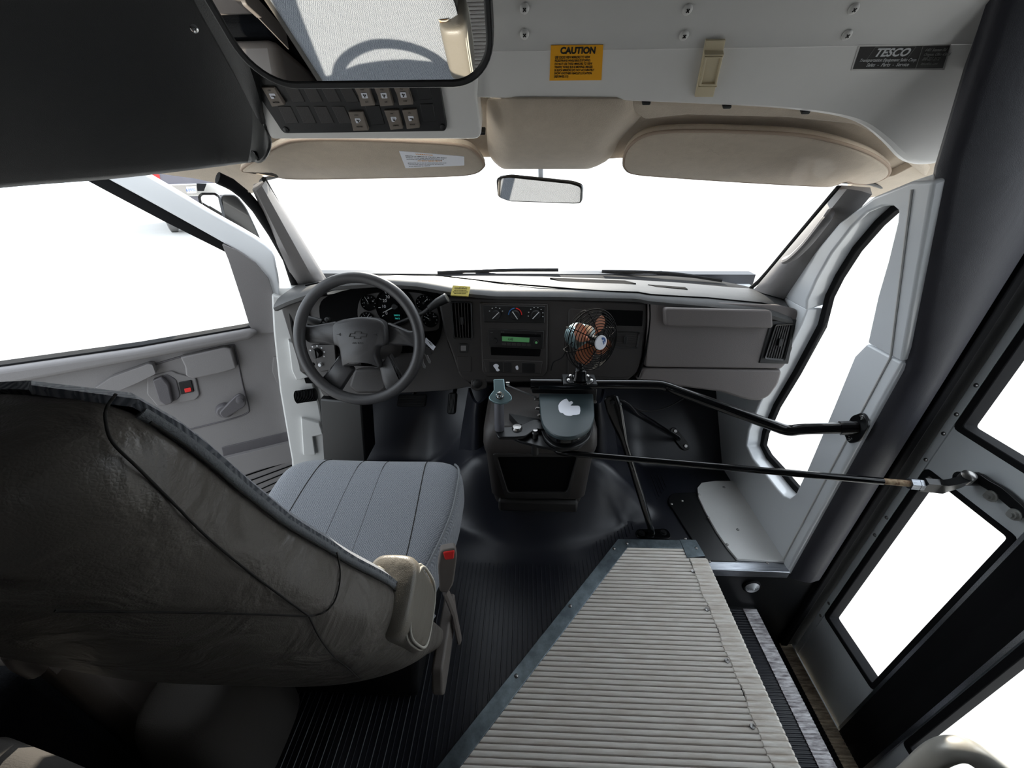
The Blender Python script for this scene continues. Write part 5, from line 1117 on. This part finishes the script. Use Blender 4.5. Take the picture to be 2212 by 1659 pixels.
# grab handle by the steps
gh = thing('handrail', 'curved satin metal handrail at the lower right beside the entrance steps', 'handrail', (.72, .15, .3))
P = [(.655, .262, .02), (.652, .262, .30), (.655, .266, .385), (.672, .262, .418), (.70, .245, .412), (.74, .215, .385), (.80, .16, .33), (.86, .10, .27), (.90, .06, .20), (.90, .05, .0)]
P = [P[0]]+[tuple(p) for p in spline(P[1:-1], 6, False)]+[P[-1]]
m = MB(); m.tube(P, .0165, 16); m.build('tube', K['alloy'], gh, ang=80)
m = MB(); m.lathe((.655, .262, .0115), (0, 0, 1), [(.034, 0), (.034, .004), (.022, .008), (.018, .008)], 20); m.build('base_flange', K['alloy'], gh)
# ================================================================= overhead: mirror, visors, switches, stickers
Mm = onax(752, 60, 1, .66); MN = V((.015, -1.28, -1.05)).normalized(); MP = PL(Mm, MN)
om = thing('overhead_mirror', 'large black-rimmed interior mirror hanging in front of the switch panel', 'mirror', Mm)
a0 = MP.hit(478, 60)[0]; a1 = MP.hit(1066, 70)[0]; b0 = MP.hit(760, 189)[1]
o_ = rrect(a0, b0, a1, b0+.185, .062, 10); i_ = inset(o_, .0105)
m = MB(); m.ring(MP, o_, i_, -.022, .004, .002); m.build('rim', K['blackp'], om, bevel=.003, seg=3, ang=60)
m = MB(); m.slab(MP, inset(o_, .003), -.026, -.006); m.build('back_shell', K['blackp'], om)
m = MB(); m.slab(MP, inset(o_, .006), -.004, .0008); m.build('mirror_glass', K['mirror'], om)
m = MB(); m.tube([MP.P((a0+a1)/2, b0+.12, -.02), MP.P((a0+a1)/2, b0+.14, -.10), V((Mm.x+.03, .848, 1.60))], .009, 10); m.build('mount_arm', K['satin_black'], om)
# small windscreen mirror
rm = thing('rear_view_mirror', 'small rear-view mirror on the windscreen below the headliner pod', 'mirror', atY(1165, 410, 1.12))
RN = V((-.26, -.95, -.165)).normalized(); RP = PL(atY(1165, 411, 1.10), RN)
lp = rnd(RP.L([(1071, 384), (1100, 380), (1235, 394), (1258, 402), (1256, 440), (1240, 441), (1100, 436), (1074, 426)]), .010); m = MB(); m.slab(RP, lp, -.022, .001, .003); m.build('housing', K['blackp'], rm, bevel=.003)
m = MB(); m.slab(RP, inset(lp, .0035), .0005, .002); m.build('mirror_glass', K['mirror'], rm)
m = MB(); q = RP.P(0, .005, -.02); m.tube([q, q+V((0, .03, .0)), V((q.x, 1.215, 1.175))], .007, 8); m.build('stem', K['blackp'], rm)
# sun visors
def visor(name, label, px, h, hook):
    t = thing(name, label, 'sun visor', HL.at(*px[0])); lp = HL.L(spline(px, 5), h); m = MB(); bm = m
    l1_ = inset(lp, .003); l2_ = inset(lp, .008)
    rings = [[HL.P(*p, h-.018) for p in l1_], [HL.P(*p, h-.012) for p in lp], [HL.P(*p, h-.006) for p in lp], [HL.P(*p, h) for p in l1_], [HL.P(*p, h+.003) for p in l2_]]
    m.loft(rings); b = m.build('body', K['beige'], t, ang=70)
    m = MB(); m.tube([HL.P(*p, h-.002) for p in inset(lp, .0015)], .0035, 8, True); m.build('piping', K['beige_dk'], t, ang=80)
    m = MB(); m.tube([HL.at(*hook[0], h-.02), HL.at(*hook[1], h-.012), HL.at(*hook[2], h-.012)], .005, 8); m.build('pivot_rod', K['blackp'], t)
    return t, b
vl, vb = visor('sun_visor', 'beige left sun visor with white warning label', [(520, 367), (560, 340), (605, 314), (650, 304), (760, 303), (900, 308), (985, 314), (1020, 324), (1043, 348), (1045, 362), (1018, 377), (940, 382), (760, 386), (640, 387), (600, 383), (588, 374), (550, 375)], .004, ((556, 398), (566, 388), (600, 380)))
VS = PL(HL.P(0, 0, .0075), HL.n, HL.y); q = VS.L([(862, 326), (1003, 338), (1003, 357), (876, 363)]); s = MB(); s.slab(VS, q, -.002, .0006); s = s.build('visor_label', K['sticker_w'], vl)
def quad_text(pl, tl, tr_, br, bl, u, v, size, txt, mb, al='LEFT', sx=1.0, h=.0008, bold=0):
    tl, tr_, br, bl = map(V, (tl, tr_, br, bl)); p = tl.lerp(tr_, u).lerp(bl.lerp(br, u), v); d = (tr_-tl).lerp(br-bl, v); mb.text(pl, p.x, p.y, size, txt, h, al, sx, bold, rot=math.atan2(d.y, d.x))
for mt, rows_ in (('ink_o', (('WARNING', .12, .0058), ('AVERTISSEMENT', .56, .0058))), ('ink', (('DEATH or SERIOUS INJURY can occur', .26, .0042), ('Children 12 and under can be killed by air bag', .36, .0034), ('ALWAYS use seat belts and child restraints', .46, .0034), ('ENFANTS de 12 ans et moins peuvent etre tues', .70, .0034), ('TOUJOURS utiliser les ceintures de securite', .80, .0034), ('et les dispositifs de retenue', .90, .0034)))):
    m = MB()
    for tx, v_, z_ in rows_: quad_text(VS, *q, .07 if mt == 'ink' else .24, v_, z_, tx, m, 'LEFT', 1.45)
    m.build('label_lettering', K[mt], s)
vr, vb2 = visor('sun_visor', 'beige plain right sun visor over the passenger side', [(1346, 350), (1353, 325), (1378, 301), (1418, 288), (1490, 284), (1600, 286), (1720, 292), (1800, 306), (1870, 328), (1912, 352), (1924, 370), (1912, 386), (1878, 397), (1848, 398), (1826, 393), (1806, 400), (1770, 403), (1600, 394), (1450, 384), (1372, 377), (1350, 366)], .006, ((1905, 404), (1880, 396), (1820, 392)))
# switch panel
sp = thing('switch_panel', 'black overhead switch panel with grey rockers left of the bulkhead', 'switch panel', HF.at(780, 240))
lp = HF.L([(614, 285), (540, 172), (478, 80), (930, 80), (950, 172), (966, 270), (962, 280)]); m = MB(); m.slab(HF, rnd(lp, [.008, 0, .008, .008, 0, .006, .006]), -.002, .006); m.build('face_plate', K['blackp'], sp, bevel=.0015)
def rocker(px, name, mt, icon=None, h=.014, txt=None):
    L4 = HF.L(px, .006); tl, tr_, br, bl = [V(p) for p in L4]; m = MB(); midl, midr = tl.lerp(bl, .5), tr_.lerp(br, .5)
    hh = (.011, .009, .0145) if h > .01 else (.0072, .0072, .0072); B_ = [HF.P(*p, .005) for p in (tl, tr_, midr, br, bl, midl)]; T_ = [HF.P(*tuple(p), z) for p, z in ((tl, hh[0]), (tr_, hh[0]), (midr, hh[1]), (br, hh[2]), (bl, hh[2]), (midl, hh[1]))]
    m.prism(B_, T_); o = m.build(name, mt, sp, bevel=.0012)
    if icon:
        c_ = (tl+tr_+br+bl)/4; ul = (tr_-tl)*.5; vl_ = (tl-bl)*.5; A = PL(HF.P(*tuple(c_+vl_*.05), .0105), HF.n, HF.y)
        m = MB(); m.slab(A, rrect(-.0055, -.0045, .0055, .0045, .001, 2), -.001, .0012); ic = m.build('icon_plate', K['sticker_w'], o)
        m = MB()
        if icon == 'fan':
            for k in range(3): t = k*2*PI/3+.4; m.slab(A, circ(math.cos(t)*.0018, math.sin(t)*.0018, .0014, 8), .0012, .0016)
        elif icon == 'lamp': m.slab(A, circ(0, 0, .0026, 10, None, PI, 2*PI), .0012, .0016); [m.tube([A.P(x, .001, .0014), A.P(x*1.4, .0032, .0014)], .0003, 4) for x in (-.002, 0, .002)]
        else: m.slab(A, rrect(-.003, -.0005, .001, .0008, .0003, 2), .0012, .0016); m.slab(A, circ(.002, -.0008, .0018, 8), .0012, .0016)
        m.build('icon_mark', K['ink'], o)
        if txt:
            m = MB(); m.text(HF, c_.x-vl_.x*.55, c_.y-vl_.y*.45-.003, .0035, txt[0], .0135); m.text(HF, c_.x+vl_.x*.7, c_.y+vl_.y*.62, .0035, txt[1], .0125); m.build('rocker_lettering', K['ink'], o)
    return o
for px, ic, tx in (([(753, 239), (784, 238), (798, 277), (765, 278)], 'fan', ('HEATER', 'LOW')), ([(830, 236), (862, 235), (872, 273), (845, 276)], 'lamp', ('LIGHTS', 'ON')), ([(869, 235), (900, 233), (908, 271), (880, 274)], 'key', ('DOOR', 'ON')),
      ([(765, 184), (797, 183), (812, 223), (782, 225)], 'fan', ('A/C', 'FAN')), ([(808, 184), (840, 183), (852, 223), (823, 225)], 'fan', ('AIR', 'FAN')), ([(850, 183), (882, 182), (894, 221), (864, 223)], 'fan', ('FAN', 'ON')), ([(566, 186), (594, 186), (618, 222), (590, 226)], 'key', ('BUZZER', 'OFF'))): rocker(px, 'rocker_switch', K['grey_sw'], ic, txt=tx)
for i in range(4):
    x = 600+i*38.5; rocker([(x, 229), (x+28, 229), (x+46, 266), (x+18, 267)], 'blank_cover', K['dash_dk'], h=.005); x2 = 614+i*39; rocker([(x2, 186), (x2+28, 186), (x2+46, 220), (x2+18, 221)], 'blank_cover', K['dash_dk'], h=.005)
for px in ([(788, 228), (820, 227), (832, 268), (802, 270)], [(907, 224), (935, 223), (942, 262), (914, 264)], [(898, 184), (926, 184), (934, 214), (906, 216)]): rocker(px, 'blank_cover', K['blackp'], h=.005)
for px, py in ((620, 276), (957, 270)): A = HF.sub(*HF.hit(px, py)); m = MB(); m.lathe(A.o, A.n, [(.006, .005), (.0055, .008), (.0005, .0095)], 12); m.build('screw', K['blackp'], sp)
# caution sticker
CS = PL(CAPF.P(0, 0, .0006), CAPF.n, CAPF.y); q = CS.L([(1190, 98), (1303, 97), (1299, 173), (1187, 174)]); s = MB(); s.slab(CS, q, -.0008, .0004); s = s.build('caution_sticker', K['sticker_y']); tag(s, 'orange-yellow caution sticker with black lettering on the bulkhead', 'sticker')
W_ = (V(q[1])-V(q[0])).length; m = MB(); quad_text(CS, *q, .52, .22, .0135, 'CAUTION', m, 'CENTER', 1.0, .0006, .0006)
for i, tx in enumerate(('USE CROSS VIEW MIRRORS TO VIEW', 'PEDESTRIANS WHILE BUS IS STOPPED.', 'DO NOT USE THESE MIRRORS TO VIEW', 'TRAFFIC WHILE BUS IS MOVING. IMAGES', 'IN SUCH MIRRORS DO NOT ACCURATELY', "SHOW ANOTHER VEHICLE'S LOCATION.", '(REF.FMVSS.111)')): quad_text(CS, *q, .085, .355+i*.092, .0052, tx, m, 'LEFT', .72, .0006, .00006)
m.build('sticker_lettering', K['ink'], s)
# dealer plate
q = CS.L([(1855, 97), (2054, 96), (2040, 151), (1838, 152)]); s = MB(); s.slab(CS, q, -.0008, .0002); s = s.build('dealer_sticker', K['silver_s']); tag(s, 'silver-edged black dealer sticker with white lettering at the right of the bulkhead', 'sticker')
qi = CS.L([(1858, 101), (2052, 98), (2036, 147), (1842, 149)]); m = MB(); m.slab(CS, qi, 0, .0006); m.build('black_field', K['ink'], s)
m = MB(); quad_text(CS, *qi, .37, .42, .0165, 'TESCO', m, 'CENTER', 1.12, .0008, .0005); quad_text(CS, *qi, .36, .66, .0068, 'Transportation Equipment Sales Corp.', m, 'CENTER', .92); quad_text(CS, *qi, .37, .88, .0078, 'Sales  -  Parts  -  Service', m, 'CENTER', .95); m.build('sticker_lettering', K['ink_w'], s)
m = MB()
for i, tx in enumerate(('6401 Seaman Rd.', 'Oregon, Ohio 43616', '800-227-3572', 'tescobus.com')): quad_text(CS, *qi, .735, .23+i*.2, .0066, tx, m, 'LEFT', .78)
q_ = [V(p) for p in qi]; A_, B_ = q_[0].lerp(q_[1], .70), q_[3].lerp(q_[2], .70); m.tube([CS.P(*A_, .0008), CS.P(*B_, .0008)], .0004, 4); m.build('address_lettering', K['ink_g'], s)
m = MB(); o4 = rrect(-.034, -.0095, .034, .0095, .001, 1); c_ = q_[0].lerp(q_[1], .37).lerp(q_[3].lerp(q_[2], .37), .285); m.ring(CS, [(c_.x+a, c_.y+b) for a, b in o4], [(c_.x+a, c_.y+b) for a, b in inset(o4, .0006)], 0, .0009); m.build('name_box', K['ink_g'], s)
# cream clip on the bulkhead
TP = PL(CAPF.P(0, 0, .002), CAPF.n, CAPF.y); L4 = TP.L([(1524, 84), (1567, 84), (1540, 207), (1500, 207)]); tl, tr_, br_, bl_ = [V(p) for p in L4]
cl_ = thing('holder_clip', 'cream plastic holder clip stuck on the bulkhead', 'clip', TP.at(1532, 150)); m = MB()
prof = [(0, .004), (.16, .004), (.19, .012), (.23, .010), (.72, .008), (.745, .014), (.78, .006), (1, .004)]
m.loft([[TP.P(*tuple(tl.lerp(bl_, t)), -.001), TP.P(*tuple(tl.lerp(bl_, t)), h), TP.P(*tuple(tr_.lerp(br_, t)), h), TP.P(*tuple(tr_.lerp(br_, t)), -.001)] for t, h in prof]); m.build('base', K['tan_clip'], cl_, bevel=.001)
m = MB(); i4 = [tl.lerp(tr_, u).lerp(bl_.lerp(br_, u), v) for u, v in ((.16, .25), (.86, .25), (.86, .70), (.16, .70))]; o4 = [tl.lerp(tr_, u).lerp(bl_.lerp(br_, u), v) for u, v in ((.04, .22), (.96, .22), (.96, .74), (.04, .74))]
m.ring(TP, [tuple(p) for p in o4], [tuple(p) for p in i4], .006, .0125); m.build('channel_rim', K['tan_clip'], cl_, bevel=.001)
# ================================================================= dark corner behind the driver seat
m = MB(); m.box((-1.0, -.6, .0), (-.77, .29, .52)); o = m.build('trim_8', K['carpet'], bevel=.02); tag(o, 'black carpeted body post behind the driver seat', 'body post', None, 'structure')
m = MB(); m.box((-1.0, -.6, .52), (-.78, .26, 1.72)); m.box((-1.0, .295, .0), (-.77, .62, .50)); o = m.build('trim_12', K['seatplast'], bevel=.03, seg=3); tag(o, 'taupe moulded door post behind the driver seat', 'door post', None, 'structure')  # low front box is added and raised to block light from the doorway
m = MB(); m.box((-.77, -.1, .0), (-.60, .22, .03)); o = m.build('carpet', K['carpet'], bevel=.01); tag(o, 'black carpet on the floor behind the driver seat', 'carpet')
sbt = thing('seat_belt', 'taupe shoulder belt hanging with its latch plate beside the driver seat', 'seat belt', (-.75, .26, .5)); m = MB()
P = [V((-.76, .20, 1.35)), V((-.735, .275, .95)), V((-.72, .30, .72)), V((-.735, .305, .50))]; m.loft([[p+V((0, -.024, 0)), p+V((0, .024, 0)), p+V((.003, .024, 0)), p+V((.003, -.024, 0))] for p in P]); m.build('strap', K['seatplast'], sbt)
m = MB(); m.slab(PL((-.715, .30, .70), (1, 0, 0)), rrect(-.03, -.035, .03, .035, .01), -.006, .006); m.build('latch_plate', K['seatplast'], sbt, bevel=.002)
pbx = thing('padded_barrier', 'grey fabric padded barrier corner at the lower left behind the driver seat', 'barrier', (-.7, .08, .03)); m = MB(); rings = []
for z, k in ((.03, .97), (.05, 1), (.40, 1), (.455, .97), (.48, .88), (.488, .7)): rings.append([V((x, y, z)) for x, y in [(-.66+.20*k*math.copysign(abs(math.cos(a))**.4, math.cos(a)), (.11+.09*k*math.copysign(abs(math.sin(a))**.6, math.sin(a)))-.20*.2*k*math.copysign(abs(math.cos(a))**.4, math.cos(a))) for a in [2*PI*i/32 for i in range(32)]]])
m.loft(rings); m.build('cushion', K['barrier'], pbx, ang=70)
m = MB(); m.box((-.98, .26, -.05), (-.86, 1.34, .03)); m.box((-1.02, .2, -.8), (-.92, 1.40, -.05)); o = m.build('trim_9', K['blackp'], bevel=.01); tag(o, 'black door sill beside the driver seat', 'door sill', None, 'structure')
# ================================================================= outside: wipers, cowl, mirror, truck
def wiper(label, b, arm, g='windscreen wipers'):
    t = thing('wiper', label, 'wiper', b[0], g); m = MB(); m.tube([V(p) for p in spline(b, 4, False)], .007, 6); m.build('blade', K['rubber'], t); m = MB(); m.tube(arm, .006, 6); m.build('arm', K['satin_black'], t)
wiper('left wiper lying along the foot of the windscreen behind the radio', [atY(945, 589, 1.70), atY(1080, 584, 1.72), atY(1206, 583, 1.72)], [atY(1080, 584, 1.72), atY(960, 592, 1.74), atY(860, 604, 1.74)])
wiper('right wiper lying along the foot of the windscreen behind the trough', [atY(1300, 586, 1.70), atY(1440, 590, 1.66), atY(1560, 606, 1.58)], [atY(1430, 588, 1.67), atY(1320, 590, 1.72), atY(1200, 600, 1.74)])
m = MB(); rows = []
for k, (dy, z) in enumerate(((.03, .758), (.07, .768), (.16, .766), (.22, .75))): rows.append([V((p.x, p.y+dy, z)) for p in WBs])
m.sheet(rows, .01); o = m.build('trim_10', K['rubber']); tag(o, 'black cowl strip along the foot of the windscreen', 'cowl', None, 'structure')
rows = []
for k, (y, z) in enumerate(((1.80, .74), (2.0, .755), (2.4, .70), (2.8, .66), (2.95, .5), (2.98, .1))): rows.append([V((x, y-.25*(x/.95)**2*(1+k*.1), z-.03*(x/.95)**2)) for x in [-.95+1.9*i/16 for i in range(17)]])
m = MB(); m.sheet(rows, .02); o = m.build('trim_11', K['white_gloss'], ang=60); tag(o, 'white bonnet in front of the windscreen', 'bonnet', None, 'structure')
sm_ = thing('door_mirror', 'black exterior mirror seen between door frame and windscreen pillar', 'exterior mirror', (-1.3, 1.75, 1.0)); SN = V((.55, -.82, .05)).normalized()
mo = CAM+ray(452, 440)*1.75; SPm = PL(mo, SN); o_ = rnd(SPm.L([(427, 424), (434, 416), (466, 416), (476, 424), (486, 466), (484, 500), (440, 480)]), .012); m = MB(); m.ring(SPm, o_, inset(o_, .010), -.02, .006, .003); m.build('mirror_rim', K['gloss_black'], sm_, bevel=.003)
m = MB(); m.slab(SPm, inset(o_, .008), -.01, -.002); m.build('mirror_glass', K['mirror'], sm_)
m = MB(); l_ = SPm.L([(476, 420), (510, 420), (532, 448), (556, 500), (574, 545), (520, 525), (486, 505)], -.02); m.slab(SPm, rnd(l_, .02), -.10, -.02); m.build('shell', K['gloss_black'], sm_, bevel=.02, seg=4)
tk = thing('pickup_truck', 'silver pickup truck parked outside beyond the open driver door', 'truck', (-8, 9.5, -.8)); base = CAM+ray(412, 408)*12.0; fw = V((-.62, .78, 0)).normalized(); TKP = PL(base, -fw)
def tslab(px, h0, h1, nm, mt, par=None, **kw): m = MB(); m.slab(TKP, TKP.L(px), h0, h1); return m.build(nm, mt, par or tk, **kw)
g_ = (-.8-base.z); x0, x1 = TKP.hit(318, 400)[0], TKP.hit(480, 400)[0]; zt = TKP.hit(400, 352)[1]
m = MB(); m.slab(TKP, [(x0, g_+.55), (x1, g_+.55), (x1, zt), (x0, zt)], -5.2, 0); m.build('body', K['truck'], tk, bevel=.06, seg=3)
m = MB(); m.slab(TKP, [(x0+.1, zt-.05), (x1-.1, zt-.05), (x1-.25, zt+.62), (x0+.25, zt+.62)], -4.0, -1.9); m.build('cab', K['truck'], tk, bevel=.08, seg=3)
m = MB(); zb = TKP.hit(412, 396)[1]; zc = TKP.hit(412, 424)[1]; m.slab(TKP, [(x0-.02, zc), (x1+.02, zc), (x1+.02, zb), (x0-.02, zb)], -.1, .16); bmp = m.build('rear_bumper', K['chrome'], tk, bevel=.03)
tslab([(402, 403), (423, 402), (424, 416), (404, 417)], .15, .17, 'licence_plate', K['sticker_w'], bmp)
a, b = TKP.hit(413, 413); m = MB(); m.text(TKP, a, b, .12, '60950', .18, sx=.8); m.build('plate_number', K['ink_b'], bmp)
tslab([(424, 396), (446, 396), (440, 412), (426, 412)], .10, .17, 'tow_step', K['rubber'], bmp)
tslab([(324, 376), (344, 377), (347, 392), (330, 390)], -.05, .03, 'tail_light', K['red']); tslab([(462, 378), (474, 378), (474, 394), (464, 393)], -.05, .03, 'tail_light', K['red'])
for s_ in (x0+.16, x1-.16):
    for d_ in (-.9, -4.3): m = MB(); m.lathe(TKP.P(s_-.12, g_+.38, d_), TKP.x, [(.30, 0), (.38, .03), (.38, .21), (.30, .24)], 24); m.build('wheel', K['tyre'], tk)
